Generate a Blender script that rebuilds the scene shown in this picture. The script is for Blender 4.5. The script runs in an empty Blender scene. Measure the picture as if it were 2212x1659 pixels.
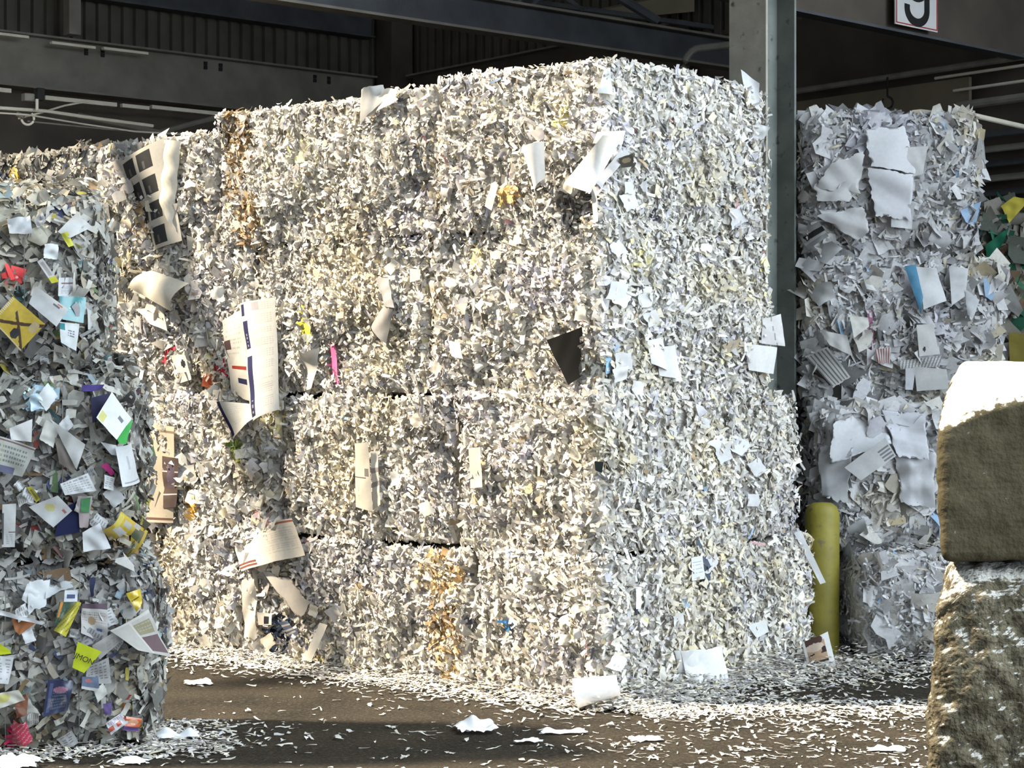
import bpy, bmesh, math
import numpy as np
from mathutils import Vector, Matrix
from mathutils.bvhtree import BVHTree

rng = np.random.default_rng(7)
C = bpy.context.scene.collection
F = 4240.0                     # focal length in pixels of the 2212 wide photograph
CAM = np.array([0.0, 0.0, 1.78])
PX, PY = 1106.0, 829.5

# ------------------------------------------------------------------ helpers
def at(px, py, Y):
    return np.array([(px - PX) / F * Y, Y, 1.78 - (py - PY) / F * Y])

def link(o, parent=None):
    C.objects.link(o)
    if parent is not None:
        o.parent = parent
    return o

def tag(o, label=None, cat=None, group=None, kind=None):
    if label: o['label'] = label
    if cat: o['category'] = cat
    if group: o['group'] = group
    if kind: o['kind'] = kind
    return o

def empty(name, loc, label=None, cat=None, group=None):
    o = bpy.data.objects.new(name, None)
    o.empty_display_size = 0.1
    o.location = [float(v) for v in loc]
    link(o)
    return tag(o, label, cat, group)

def mesh_obj(name, verts, faces, mat, parent=None, cols=None, smooth=False, label=None):
    """verts world space; an object under an Empty is stored relative to it.  cols: per-face rgb"""
    verts = np.asarray(verts, dtype=np.float64)
    org = np.array(parent.location) if parent is not None else verts.mean(axis=0)
    if parent is None:
        org = np.array([org[0], org[1], verts[:, 2].min()])
    elif parent.parent is not None:
        org = org + np.array(parent.parent.location)
    me = bpy.data.meshes.new(name)
    v = (verts - org).astype(np.float32)
    if isinstance(faces, np.ndarray):
        nf, k = faces.shape
        me.vertices.add(len(v)); me.vertices.foreach_set('co', v.ravel())
        me.loops.add(nf * k); me.loops.foreach_set('vertex_index', faces.astype(np.int32).ravel())
        me.polygons.add(nf); me.polygons.foreach_set('loop_start', np.arange(0, nf * k, k, dtype=np.int32))
        me.update(calc_edges=True)
        ks = np.full(nf, k)
    else:
        me.from_pydata([tuple(map(float, p)) for p in v], [], [list(map(int, f)) for f in faces])
        ks = np.array([len(f) for f in faces])
    if cols is not None:
        at_ = me.color_attributes.new('Col', 'FLOAT_COLOR', 'CORNER')
        c = np.ones((len(ks), 4), dtype=np.float32); c[:, :3] = cols
        at_.data.foreach_set('color', np.repeat(c, ks, axis=0).ravel())
    if smooth:
        me.polygons.foreach_set('use_smooth', np.ones(len(me.polygons), dtype=bool))
    me.materials.append(mat)
    o = bpy.data.objects.new(name, me)
    if parent is None:
        o.location = [float(t) for t in org]
    link(o, parent)
    if label: o['label'] = label
    return o

def snoise(P, freq, seed, octaves=3):
    r = np.random.default_rng(seed)
    out = np.zeros(len(P)); amp = 1.0; tot = 0
    for k in range(octaves):
        for j in range(5):
            d = r.normal(size=3); d /= np.linalg.norm(d)
            out += amp * np.sin(P @ d * freq * 2 * math.pi * r.uniform(.6, 1.4) + r.uniform(0, 6.28))
            tot += amp * .5
        freq *= 2.1; amp *= .55
    return out / tot

# ------------------------------------------------------------------ materials
def new_mat(name):
    m = bpy.data.materials.new(name); m.use_nodes = True
    nt = m.node_tree; b = nt.nodes['Principled BSDF']
    return m, nt, b

def mat_vertex(name, rough=.75, spec=.25, trans=0, lo=.86):
    m, nt, b = new_mat(name)
    a = nt.nodes.new('ShaderNodeAttribute'); a.attribute_name = 'Col'
    n = nt.nodes.new('ShaderNodeTexNoise'); n.inputs['Scale'].default_value = 45; n.inputs['Detail'].default_value = 4
    tc = nt.nodes.new('ShaderNodeTexCoord')
    r = nt.nodes.new('ShaderNodeMapRange'); r.inputs['From Min'].default_value = .3; r.inputs['From Max'].default_value = .7
    r.inputs['To Min'].default_value = lo; r.inputs['To Max'].default_value = 1.04
    mx = nt.nodes.new('ShaderNodeMix'); mx.data_type = 'RGBA'; mx.blend_type = 'MULTIPLY'; mx.inputs['Factor'].default_value = 1
    nt.links.new(tc.outputs['Object'], n.inputs['Vector'])
    nt.links.new(n.outputs['Fac'], r.inputs['Value'])
    nt.links.new(a.outputs['Color'], mx.inputs['A']); nt.links.new(r.outputs['Result'], mx.inputs['B'])
    nt.links.new(mx.outputs['Result'], b.inputs['Base Color'])
    b.inputs['Roughness'].default_value = rough; b.inputs['Specular IOR Level'].default_value = spec
    if trans:
        tr = nt.nodes.new('ShaderNodeBsdfTranslucent'); ms = nt.nodes.new('ShaderNodeMixShader'); ms.inputs['Fac'].default_value = trans
        nt.links.new(mx.outputs['Result'], tr.inputs['Color'])
        nt.links.new(b.outputs['BSDF'], ms.inputs[1]); nt.links.new(tr.outputs['BSDF'], ms.inputs[2])
        nt.links.new(ms.outputs['Shader'], nt.nodes['Material Output'].inputs['Surface'])
    return m

def mat_noise(name, c1, c2, scale=8, detail=6, rough=.8, bump=0, bscale=40, spec=.3, metal=0, c3=None, s3=60, t3=(.62, .7)):
    m, nt, b = new_mat(name)
    tc = nt.nodes.new('ShaderNodeTexCoord')
    n = nt.nodes.new('ShaderNodeTexNoise'); n.inputs['Scale'].default_value = scale; n.inputs['Detail'].default_value = detail
    nt.links.new(tc.outputs['Object'], n.inputs['Vector'])
    cr = nt.nodes.new('ShaderNodeValToRGB')
    cr.color_ramp.elements[0].position = .32; cr.color_ramp.elements[1].position = .68
    cr.color_ramp.elements[0].color = (*c1, 1); cr.color_ramp.elements[1].color = (*c2, 1)
    nt.links.new(n.outputs['Fac'], cr.inputs['Fac'])
    out = cr.outputs['Color']
    if c3 is not None:
        n3 = nt.nodes.new('ShaderNodeTexNoise'); n3.inputs['Scale'].default_value = s3; n3.inputs['Detail'].default_value = 3
        nt.links.new(tc.outputs['Object'], n3.inputs['Vector'])
        r3 = nt.nodes.new('ShaderNodeMapRange'); r3.inputs['From Min'].default_value = t3[0]; r3.inputs['From Max'].default_value = t3[1]
        nt.links.new(n3.outputs['Fac'], r3.inputs['Value'])
        mx = nt.nodes.new('ShaderNodeMix'); mx.data_type = 'RGBA'
        nt.links.new(r3.outputs['Result'], mx.inputs['Factor']); nt.links.new(out, mx.inputs['A'])
        mx.inputs['B'].default_value = (*c3, 1); out = mx.outputs['Result']
    nt.links.new(out, b.inputs['Base Color'])
    b.inputs['Roughness'].default_value = rough; b.inputs['Specular IOR Level'].default_value = spec
    b.inputs['Metallic'].default_value = metal
    if bump:
        nb = nt.nodes.new('ShaderNodeTexNoise'); nb.inputs['Scale'].default_value = bscale; nb.inputs['Detail'].default_value = 5
        nt.links.new(tc.outputs['Object'], nb.inputs['Vector'])
        bp = nt.nodes.new('ShaderNodeBump'); bp.inputs['Strength'].default_value = bump; bp.inputs['Distance'].default_value = .02
        nt.links.new(nb.outputs['Fac'], bp.inputs['Height']); nt.links.new(bp.outputs['Normal'], b.inputs['Normal'])
    return m

M_PAPER = mat_vertex('shredded_paper', trans=.28)
M_SHEET = mat_vertex('printed_paper', .7, .12, .12, .95)
M_GLOSS = mat_vertex('glossy_film', .25, .5)
M_CORE = mat_noise('pressed_paper', (.30, .29, .27), (.56, .54, .50), 22, 8, .9, .8, 60)
M_CORE2 = mat_noise('pressed_mixed_paper', (.06, .06, .06), (.26, .25, .24), 18, 8, .9, .8, 60)  # core colour darkened to put shade into the gaps between scraps
M_CORE3 = mat_noise('pressed_packaging', (.03, .05, .035), (.20, .17, .12), 9, 8, .9, .8, 40)
M_ASPH = mat_noise('worn_asphalt', (.010, .008, .005), (.030, .023, .0145), 2.2, 12, .85, .8, 70, .15, 0, (.05, .042, .03), 40, (.5, .72))
M_STEEL = mat_noise('dusty_steel', (.17, .155, .13), (.25, .23, .195), 3, 6, .6, .1, 30, .4)
M_STEELD = mat_noise('dark_steel', (.05, .053, .062), (.085, .09, .1), 3, 6, .6, .1, 30, .4)
M_DARKBROWN = mat_noise('brown_painted_panel', (.065, .054, .045), (.105, .088, .07), 2, 6, .75, .1, 20)
M_SIDING = mat_noise('ribbed_siding', (.07, .064, .052), (.115, .104, .084), 2, 6, .7)
M_DECK = mat_noise('roof_deck', (.16, .135, .095), (.24, .205, .145), 2, 6, .8)
M_GALV = mat_noise('lit_pale_metal', (.74, .69, .57), (.86, .81, .69), 6, 4, .4, 0, 20, .5)  # reflected light painted into the metal as a pale cream colour
M_DULL = mat_noise('dull_pipe', (.2, .19, .17), (.3, .285, .25), 6, 4, .5, 0, 20, .5)
M_BLACK = mat_noise('black_fittings', (.012, .012, .012), (.03, .03, .03), 8)
M_COLUMN = mat_noise('weathered_column_paint', (.24, .225, .19), (.36, .34, .29), 5, 8, .7, .15, 40, .3, 0, (.07, .07, .062), 14, (.62, .74))
M_COLB = mat_noise('grey_column_paint', (.10, .115, .105), (.16, .175, .16), 5, 8, .7, .15, 40, .3, 0, (.05, .055, .05), 14, (.62, .74))
M_YEL = mat_noise('scuffed_yellow_paint', (.12, .105, .012), (.19, .165, .02), 6, 6, .6, .1, 30, .4, 0, (.10, .09, .04), 20, (.6, .72))
M_CONC = mat_noise('weathered_concrete', (.044, .037, .021), (.066, .057, .034), 5, 10, .95, .35, 60, .1, 0, (.06, .052, .034), 26, (.6, .75))
M_PEBB = mat_noise('pebbled_concrete', (.042, .036, .022), (.125, .11, .075), 20, 8, .95, 1.0, 55, .15, 0, (.045, .04, .03), 30, (.57, .68))
M_SIGN = mat_noise('white_sign_face', (.62, .62, .62), (.7, .7, .7), 4, 4, .5)
M_RED = mat_noise('red_sign_paint', (.35, .04, .04), (.45, .06, .05), 10, 4, .5)
M_WIRE = mat_noise('baling_wire', (.12, .12, .12), (.2, .2, .2), 20, 4, .5, 0, 20, .5, .5)
M_INK = mat_noise('black_ink', (.01, .01, .01), (.02, .02, .02), 8)

# ------------------------------------------------------------------ bales
A50 = math.radians(40)
sL = np.array([-math.cos(A50), math.sin(A50), 0])     # stack, along the lit left face
sR = np.array([math.sin(A50), math.cos(A50), 0])      # stack, along the shaded right face
CORNER = np.array([0.5, 10.94, 0])
Zv = np.array([0, 0, 1.0])

class Bale:
    def __init__(s, name, org, ax, ay, x, y, z, r=.08, bulge=.05, nz=.022, seed=0):
        s.org, s.ax, s.ay = np.asarray(org, float), np.asarray(ax, float), np.asarray(ay, float)
        s.half = np.array([(x[1] - x[0]) / 2, (y[1] - y[0]) / 2, (z[1] - z[0]) / 2])
        s.mid = np.array([(x[1] + x[0]) / 2, (y[1] + y[0]) / 2, (z[1] + z[0]) / 2])
        s.r, s.bulge, s.nz, s.seed, s.z0 = r, bulge, nz, seed, z[0]
        s.base = s.org + s.ax * s.mid[0] + s.ay * s.mid[1] + Zv * z[0]
        s.root = None
    def surf(s, q, inset=0.0):
        hl = q * s.half
        lim = s.half - s.r
        c = np.clip(hl, -lim, lim)
        d = hl - c
        n = d / np.linalg.norm(d, axis=1)[:, None]
        p = c + n * s.r
        hz = np.clip(1 - (p[:, 2] / s.half[2]) ** 2, 0, 1); hx = np.clip(1 - (p[:, 0] / s.half[0]) ** 4, 0, 1)
        hy = np.clip(1 - (p[:, 1] / s.half[1]) ** 4, 0, 1)
        side = np.abs(n[:, 0]) * hy + np.abs(n[:, 1]) * hx
        P = s.org + (s.mid[0] + p[:, 0])[:, None] * s.ax + (s.mid[1] + p[:, 1])[:, None] * s.ay + (s.mid[2] + p[:, 2])[:, None] * Zv
        N = n[:, 0:1] * s.ax + n[:, 1:2] * s.ay + n[:, 2:3] * Zv
        disp = s.bulge * hz * side + s.nz * snoise(P, 1.6, s.seed + 11, 3) + .009 * snoise(P, 6, s.seed + 12, 2) - inset
        disp = disp * np.where(n[:, 2] < -.5, 0.15, 1)
        P = P + N * disp[:, None]
        P[:, 2] = np.maximum(P[:, 2], s.z0 + .002)
        return P, N
    def core(s, mat, inset=.03, k=26):
        V, Fc, off = [], [], 0
        g = np.linspace(-1, 1, k)
        A, B = np.meshgrid(g, g, indexing='ij'); A = A.ravel(); B = B.ravel()
        idx = np.arange(k * k).reshape(k, k)
        quad = np.stack([idx[:-1, :-1], idx[1:, :-1], idx[1:, 1:], idx[:-1, 1:]], -1).reshape(-1, 4)
        for axis in range(3):
            for sg in (-1, 1):
                q = np.zeros((k * k, 3)); o = [i for i in range(3) if i != axis]
                q[:, axis] = sg; q[:, o[0]] = A; q[:, o[1]] = B
                P, N = s.surf(q, inset)
                f = quad if (sg > 0) == (axis != 1) else quad[:, ::-1]
                V.append(P); Fc.append(f + off); off += k * k
        V = np.concatenate(V); Fc = np.concatenate(Fc)
        s.cv, s.cf = V, Fc
        s.core_obj = mesh_obj('paper_core', V, Fc, mat, s.root)
        return s.core_obj
    def sample(s, face, n):
        axis = {'x': 0, 'y': 1, 'z': 2}[face[1]]; sg = -1 if face[0] == '-' else 1
        q = rng.uniform(-1, 1, (n, 3)); q[:, axis] = sg
        P, N = s.surf(q)
        return P, N
    def area(s, face):
        a = {'x': 0, 'y': 1, 'z': 2}[face[1]]; o = [i for i in range(3) if i != a]
        return 4 * s.half[o[0]] * s.half[o[1]]

def creases(P, freq, seed):
    r = np.random.default_rng(seed); out = np.zeros(len(P))
    for j in range(5):
        d = r.normal(size=3); d /= np.linalg.norm(d)
        x = P @ d * freq * r.uniform(.5, 1.6) + r.uniform(0, 1)
        out += (np.abs((x % 1) - .5) * 4 - 1) * r.uniform(.3, 1)
    return out / 2.0

def norm(v):
    return v / np.maximum(np.linalg.norm(v, axis=1), 1e-9)[:, None]

def strips(P, N, L, W, col, tilt=.4, curl=9.0, stations=4, jit=.12, phi=None, lift=None, roll=.5):
    """curled paper strips at points P with surface normals N: verts, quads, per-face colours"""
    n = len(P)
    up = np.where(np.abs(N[:, 2:3]) > .9, np.array([[1.0, 0, 0]]), np.array([[0, 0, 1.0]]))
    t1 = norm(np.cross(up, N)); t2 = np.cross(N, t1)
    if phi is None: phi = rng.uniform(0, 2 * math.pi, n)
    d = np.cos(phi)[:, None] * t1 + np.sin(phi)[:, None] * t2
    ta = rng.normal(0, tilt, n)[:, None]
    d = np.cos(ta) * d + np.sin(ta) * N
    w = norm(np.cross(d, N)); m = np.cross(w, d)
    ro = rng.normal(0, roll, n)[:, None]
    w2 = np.cos(ro) * w + np.sin(ro) * m; m2 = np.cross(w2, d)
    k = rng.normal(0, curl, n); k = np.where(np.abs(k) < .3, .3, k)
    sl = np.linspace(-.5, .5, stations)
    S = L[:, None] * sl[None, :]
    th = S * k[:, None]
    lim = 2.6
    sc = np.minimum(1, lim / np.maximum(np.abs(th).max(1), 1e-6)); k = k * sc; th = S * k[:, None]
    a = np.sin(th) / k[:, None]; b = (1 - np.cos(th)) / k[:, None]
    ctr = P[:, None, :] + d[:, None, :] * a[..., None] + m2[:, None, :] * b[..., None]
    ctr = ctr + rng.normal(0, 1, (n, stations, 1)) * m2[:, None, :] * (W * .12)[:, None, None]
    wid = W[:, None] * .5 * (1 + rng.normal(0, jit, (n, stations)))
    tw = (rng.normal(0, .35, n)[:, None] * sl[None, :] * 2)
    wv = np.cos(tw)[..., None] * w2[:, None, :] + np.sin(tw)[..., None] * m2[:, None, :]
    skew = rng.normal(0, 1, (n, stations)) * (W * jit * .6)[:, None]
    v1 = ctr + wv * wid[..., None] + d[:, None, :] * skew[..., None]
    v2 = ctr - wv * wid[..., None]
    V = np.stack([v1, v2], 2).reshape(-1, 3)
    base = (np.arange(n) * stations * 2)[:, None]
    j = np.arange(stations - 1)[None, :] * 2
    f = np.stack([base + j, base + j + 1, base + j + 3, base + j + 2], -1).reshape(-1, 4)
    return V, f, np.repeat(col, stations - 1, axis=0)

def cat(parts):
    V, Fc, Cc, off = [], [], [], 0
    for v, f, c in parts:
        V.append(v); Fc.append(f + off); Cc.append(c); off += len(v)
    return np.concatenate(V), np.concatenate(Fc), np.concatenate(Cc)

def pick(pal, n):
    c = np.array([p[0] for p in pal], float); w = np.array([p[1] for p in pal], float); w /= w.sum()
    out = c[rng.choice(len(c), n, p=w)]
    return np.clip(out * rng.uniform(.88, 1.08, (n, 1)), 0, .95)

PAL_W = [((.73, .71, .65), 30), ((.65, .62, .56), 24), ((.54, .52, .49), 16), ((.44, .43, .42), 8), ((.68, .62, .48), 8),
         ((.54, .53, .58), 8), ((.34, .33, .33), 3), ((.72, .67, .40), .7), ((.35, .48, .64), .12), ((.66, .36, .38), .10),
         ((.10, .10, .12), .5), ((.50, .39, .25), .5)]
PAL_MIX = [((.68, .69, .68), 38), ((.52, .53, .53), 22), ((.40, .40, .39), 15), ((.20, .20, .20), 9), ((.07, .07, .075), 7), ((.50, .46, .38), 8),
           ((.52, .12, .11), .7), ((.60, .52, .12), .8), ((.10, .13, .28), 1.1), ((.14, .28, .32), .5), ((.18, .30, .15), .35), ((.38, .50, .60), .8),
           ((.52, .30, .34), .3), ((.52, .32, .14), .4), ((.33, .23, .14), 1.6)]
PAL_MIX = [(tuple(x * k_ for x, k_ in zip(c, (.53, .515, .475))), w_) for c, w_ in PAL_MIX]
PAL_R = [((.66, .66, .67), 30), ((.55, .55, .56), 22), ((.45, .45, .46), 14), ((.56, .54, .50), 10), ((.3, .3, .3), 5), ((.62, .56, .42), 2),
         ((.3, .45, .62), .3), ((.12, .12, .12), 1)]
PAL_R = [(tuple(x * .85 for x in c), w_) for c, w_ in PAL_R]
PAL_G = [((.18, .17, .14), 30), ((.28, .26, .22), 20), ((.08, .09, .07), 20), ((.03, .14, .08), 14), ((.38, .36, .32), 12), ((.42, .34, .06), 5), ((.15, .1, .06), 8)]
GOLD = [((.64, .49, .27), 4), ((.46, .31, .15), 3), ((.74, .62, .42), 4), ((.28, .18, .09), 2), ((.64, .60, .53), 3)]
BROWN = [((.40, .28, .15), 3), ((.28, .19, .10), 3), ((.55, .42, .24), 3), ((.6, .57, .52), 3), ((.16, .11, .07), 1)]
DARKZ = [((.16, .16, .17), 3), ((.30, .30, .32), 3), ((.5, .49, .5), 2)]
LILAC = [((.58, .56, .64), 3), ((.48, .47, .54), 2), ((.68, .66, .66), 2)]
YELZ = [((.80, .74, .38), 3), ((.72, .68, .50), 3), ((.7, .68, .62), 2)]
BLUEZ = [((.25, .42, .62), 4), ((.40, .55, .70), 2), ((.7, .7, .68), 2)]

ZONES = []   # (world point, radius across, radius up, palette, probability)

def dress(b, faces, pal, dens, Lr=(.035, .105), Wr=(.010, .023), flake=.07, ridge=.017, name='paper_shreds', depth=(-.024, .022), tilt=.25,
          flk=(.05, .13), zones=True, curl=9, seam=0, bias=0.0):
    parts = []
    for f in faces:
        dn = dens if not isinstance(dens, dict) else dens[f]
        n = int(b.area(f) * dn)
        P, N = b.sample(f, n)
        if seam and f != '+z':
            a_ = 0 if f[1] == 'x' else 1
            ns = int(2 * b.half[1 - a_] * 2 * seam)
            q = rng.uniform(-1, 1, (ns, 3)); q[:, a_] = -1 if f[0] == '-' else 1
            q[:, 2] = rng.choice([-1, 1], ns) * rng.uniform(.955, 1.0, ns)
            P2, N2 = b.surf(q); keep = snoise(P2 * np.array([1, 1, .3]), .8, 61, 2) > -.35
            N2[:, 2] *= .2; N2 = norm(N2)
            P = np.concatenate([P, P2[keep]]); N = np.concatenate([N, N2[keep]]); n = len(P)
        off = rng.uniform(depth[0], depth[1], n) if not (f == '+z' and b in LST) else rng.uniform(-.02, .10, n)
        uco = P @ b.ax + P @ b.ay
        off += ridge * np.sin(2 * math.pi * (uco / .078) + 1.8 * snoise(P, .9, b.seed + 5, 2))
        pn = snoise(P, 1.3, b.seed + 3, 2)
        col = pick(pal, n)
        col = col * np.clip(1 + .10 * pn, .75, 1.12)[:, None]
        warm = snoise(P, .9, b.seed + 9, 2)
        col = col * np.where((warm > .55)[:, None], np.array([1.0, .965, .87]), 1) * np.where((warm < -.6)[:, None], np.array([.93, .93, .98]), 1)
        if zones:
            for (wp, ra, ru, zp, pr) in ZONES:
                dh = np.linalg.norm((P - wp)[:, :2], axis=1) / ra; dv = np.abs(P[:, 2] - wp[2]) / ru
                sel = (dh ** 2 + dv ** 2 < 1 + .35 * pn) & (rng.uniform(0, 1, n) < pr)
                if sel.any(): col[sel] = pick(zp, int(sel.sum()))
        L = rng.uniform(*Lr, n) * rng.choice([.8, 1, 1.4], n, p=[.4, .45, .15]); W = rng.uniform(*Wr, n)
        big = rng.uniform(0, 1, n) < flake
        W = np.where(big, rng.uniform(flk[0] * .6, flk[1] * .7, n), W); L = np.where(big, rng.uniform(*flk, n), L)
        s1 = ~big
        PP = P + N * off[:, None]
        lo = b.z0 + .015
        PP[:, 2] = np.maximum(PP[:, 2], lo)
        ph = rng.uniform(0, 2 * math.pi, n)
        if bias:
            ph = np.where(rng.uniform(0, 1, n) < bias, rng.normal(-.25, .5, n) + math.pi * rng.integers(0, 2, n), ph)
        parts.append(strips(PP[s1], N[s1], L[s1], W[s1], np.clip(col[s1], 0, .9), tilt, curl, phi=ph[s1]))
        if big.any():
            parts.append(strips(PP[big] - N[big] * .006, N[big], L[big], W[big], np.clip(col[big], 0, .9), tilt * .5, curl * .5, 4, .22, roll=.3))
    V, f, c = cat(parts)
    V[:, 2] = np.maximum(V[:, 2], .006)
    o = mesh_obj(name, V, f, M_PAPER, b.root, c)
    o['kind'] = 'stuff'
    return o

def t_left(px):
    r = (px - PX) / F
    return (CORNER[0] - CORNER[1] * r) / (math.cos(A50) + math.sin(A50) * r)
def t_right(px):
    r = (px - PX) / F
    return (r * CORNER[1] - CORNER[0]) / (math.sin(A50) - math.cos(A50) * r)

ALL = []
rows = [(0, .82), (.82, 1.72), (1.72, 2.68), (2.68, 3.57)]
splits = [[1032, 645, 345, 0], [990, 610, 300, -40], [925, 545, 255, -60], [945, 468, 205, -90]]
rights = [1738, 1716, 1664, 1656]
fwd = [.05, .02, -.01, 0]
rown = ['bottom', 'second', 'third', 'top']
coln = ['at the near corner', 'second from the near corner', 'third from the near corner', 'at its far left end']
tops = [3.60, 3.56, 3.44, 3.46]
MAIN = {}
for ri in range(4):
    x0 = 0.0
    for ci in range(4):
        x1 = t_left(splits[ri][ci])
        z = list(rows[ri])
        if ri == 3: z[1] = tops[ci]
        yd = t_right(rights[ri]) if ci == 0 else 1.55 + .05 * ((ri * 3 + ci) % 4)
        b = Bale('b', CORNER, sL, sR, (x0 - fwd[ri] if ci == 0 else x0 + .01, x1 - .01), (-fwd[ri], yd), (z[0] + .002, z[1] - .002),
                 r=.045, bulge=.022, nz=.035, seed=100 + ri * 10 + ci)
        mixed = ci >= 2 and ri in (2, 3) or ci == 3
        lab = ('shredded %s paper bale, %s row of central stack, %s' %
               ('white' if not mixed else 'and torn', rown[ri], coln[ci]))
        b.root = empty('paper_bale', b.base, lab, 'bale', 'shredded paper bales of the central stack')
        MAIN[(ri, ci)] = b; ALL.append(b); x0 = x1
for b in MAIN.values(): b.core(M_CORE, .022)

# left foreground stack of mixed paper
dX = np.array([.985, .174, 0]); dY = np.array([-.174, .985, 0])
LORG = np.array([-1.84, 9.62, 0])
LST = []
lz = [(0, .92), (.92, 1.84), (1.84, 2.70)]; lx = [.06, -.02, -.20]
lnames = ['bottom of the stack at the left edge', 'middle of the stack at the left edge', 'top of the stack at the left edge']
for i in range(3):
    b = Bale('m', LORG, dX, dY, (-1.65 + lx[i], lx[i]), (-.02 * (2 - i), .85), (lz[i][0] + .004, lz[i][1] - .004), r=.13 if i else .15, bulge=.06, nz=.035, seed=300 + i)
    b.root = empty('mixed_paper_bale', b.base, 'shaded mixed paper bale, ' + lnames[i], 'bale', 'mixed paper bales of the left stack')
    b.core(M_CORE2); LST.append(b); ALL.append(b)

# right background stack
rX = np.array([math.cos(.05), math.sin(.05), 0]); rY = np.array([-math.sin(.05), math.cos(.05), 0])
RORG = np.array([1.90, 13.08, 0])
RST = []
rz = [(0, .72), (.72, 1.64), (1.64, 2.64), (2.64, 3.60)]
rx = [(.26, 1.75), (.09, 1.50), (.05, 1.38), (.05, 1.22)]; ry = [-.75, -.25, -.03, 0]
for i in range(4):
    b = Bale('r', RORG, rX, rY, rx[i], (ry[i], 1.3), (rz[i][0] + .004, rz[i][1] - .004), r=.10 if i else .2, bulge=.06, nz=.03, seed=400 + i)
    b.root = empty('paper_bale', b.base, 'grey shaded bale of %s, %s behind the steel column' %
                   (['fine paper shreds', 'crumpled white paper', 'torn white sheets and shreds', 'white sheets and shreds'][i], ['lowest', 'second from floor', 'third from floor', 'topmost'][i]),
                   'bale', 'grey shaded bales behind the column')
    b.core(M_CORE); RST.append(b); ALL.append(b)
# coloured packaging bales at the far right edge
GST = []
for i in range(3):
    b = Bale('g', np.array([3.32, 14.3, 0]), rX, rY, (.02 * i, 1.6), (0, 1.2), (1.03 * i + .004, 1.03 * (i + 1) - .004), r=.12, bulge=.06, nz=.04, seed=500 + i)
    b.root = empty('packaging_bale', b.base, 'dark green and yellow packaging bale at the right edge, ' + ['lowest of three', 'middle of three', 'top of three'][i], 'bale', 'dark packaging bales at the right edge')
    b.core(M_CORE3); GST.append(b); ALL.append(b)

# ray casting on the bales, to lay sheets on their surfaces
vv, ff, own, off = [], [], [], 0
for i, b in enumerate(ALL):
    vv.append(b.cv); ff.append(b.cf + off); own += [i] * len(b.cf); off += len(b.cv)
vv = np.concatenate(vv); ff = np.concatenate(ff)
BVH = BVHTree.FromPolygons([Vector(p) for p in vv], [list(map(int, f)) for f in ff])
def hit(px, py):
    d = at(px, py, 1.0) - CAM; d /= np.linalg.norm(d)
    loc, nor, idx, dist = BVH.ray_cast(Vector(CAM), Vector(d))
    if loc is None: return None
    return np.array(loc), ALL[own[idx]], d

def zone(px, py, rpx, rpy, pal, pr=.75):
    h = hit(px, py)
    if h is None: return
    s = h[0][1] / F
    ZONES.append((h[0], rpx * s * 1.2, rpy * s, pal, pr))

zone(520, 320, 42, 130, BROWN, .85); zone(540, 470, 34, 70, BROWN, .8); zone(575, 545, 25, 25, GOLD, .6)
zone(955, 1240, 55, 50, GOLD, .8); zone(970, 1390, 45, 95, GOLD, .75); zone(960, 1340, 40, 60, BROWN, .5)
zone(905, 380, 22, 120, DARKZ, .55); zone(985, 1060, 14, 110, DARKZ, .5); zone(950, 880, 45, 30, DARKZ, .5)  # dark shreds paint in the shade along the bale seams
zone(1170, 610, 90, 50, LILAC, .7); zone(900, 470, 50, 80, LILAC, .5); zone(1100, 960, 60, 60, LILAC, .3)
zone(1030, 590, 12, 55, YELZ, .75); zone(661, 695, 10, 45, [((.85, .80, .12), 1)], .7); zone(1380, 560, 35, 35, YELZ, .5)
zone(1640, 610, 30, 50, YELZ, .45); zone(610, 910, 35, 30, YELZ, .7); zone(1215, 250, 18, 35, YELZ, .6); zone(640, 340, 60, 60, YELZ, .2)
zone(945, 600, 16, 22, BLUEZ, .7); zone(1106, 1352, 12, 14, [((.1, .35, .7), 1)], .8); zone(1290, 310, 60, 100, LILAC, .2)
zone(720, 785, 9, 50, [((.85, .22, .42), 1)], .6); zone(1107, 420, 32, 24, [((.80, .58, .26), 1)], .7); zone(420, 1090, 17, 30, [((.70, .45, .10), 1), ((.8, .55, .2), 1)], .8)
zone(445, 545, 18, 20, [((.80, .60, .30), 1)], .7); zone(460, 790, 6, 40, [((.65, .15, .06), 1)], .7); zone(362, 770, 12, 20, [((.65, .08, .08), 1)], .7)
zone(482, 795, 8, 22, [((.7, .08, .12), 1)], .8); zone(520, 970, 20, 28, [((.15, .25, .05), 1), ((.3, .35, .08), 1)], .7)
zone(800, 1215, 28, 50, DARKZ, .8); zone(610, 1370, 30, 45, [((.03, .03, .05), 2), ((.08, .12, .2), 1)], .7); zone(1250, 445, 45, 35, [((.25, .23, .2), 1), ((.12, .11, .1), 1)], .6)  # first zone paints a recess's shade, last one the shadow under the white sheet
zone(1600, 200, 10, 12, [((.7, .4, .38), 1)], .6); zone(1860, 250, 16, 25, BLUEZ, .8); zone(320, 480, 40, 60, BROWN, .4)
zone(430, 300, 25, 15, [((.4, .1, .08), 1), ((.6, .3, .28), 1)], .4); zone(270, 395, 25, 40, DARKZ, .25)
zone(115, 425, 26, 22, [((.55, .03, .05), 1)], .8); zone(25, 595, 20, 18, [((.6, .06, .06), 1)], .8); zone(240, 705, 15, 16, [((.55, .05, .05), 1)], .8)
zone(35, 1580, 30, 35, [((.65, .05, .14), 1)], .8); zone(80, 860, 28, 40, [((.45, .62, .72), 1)], .6); zone(40, 375, 30, 20, [((.75, .55, .12), 1), ((.75, .7, .6), 1)], .5)

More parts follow.
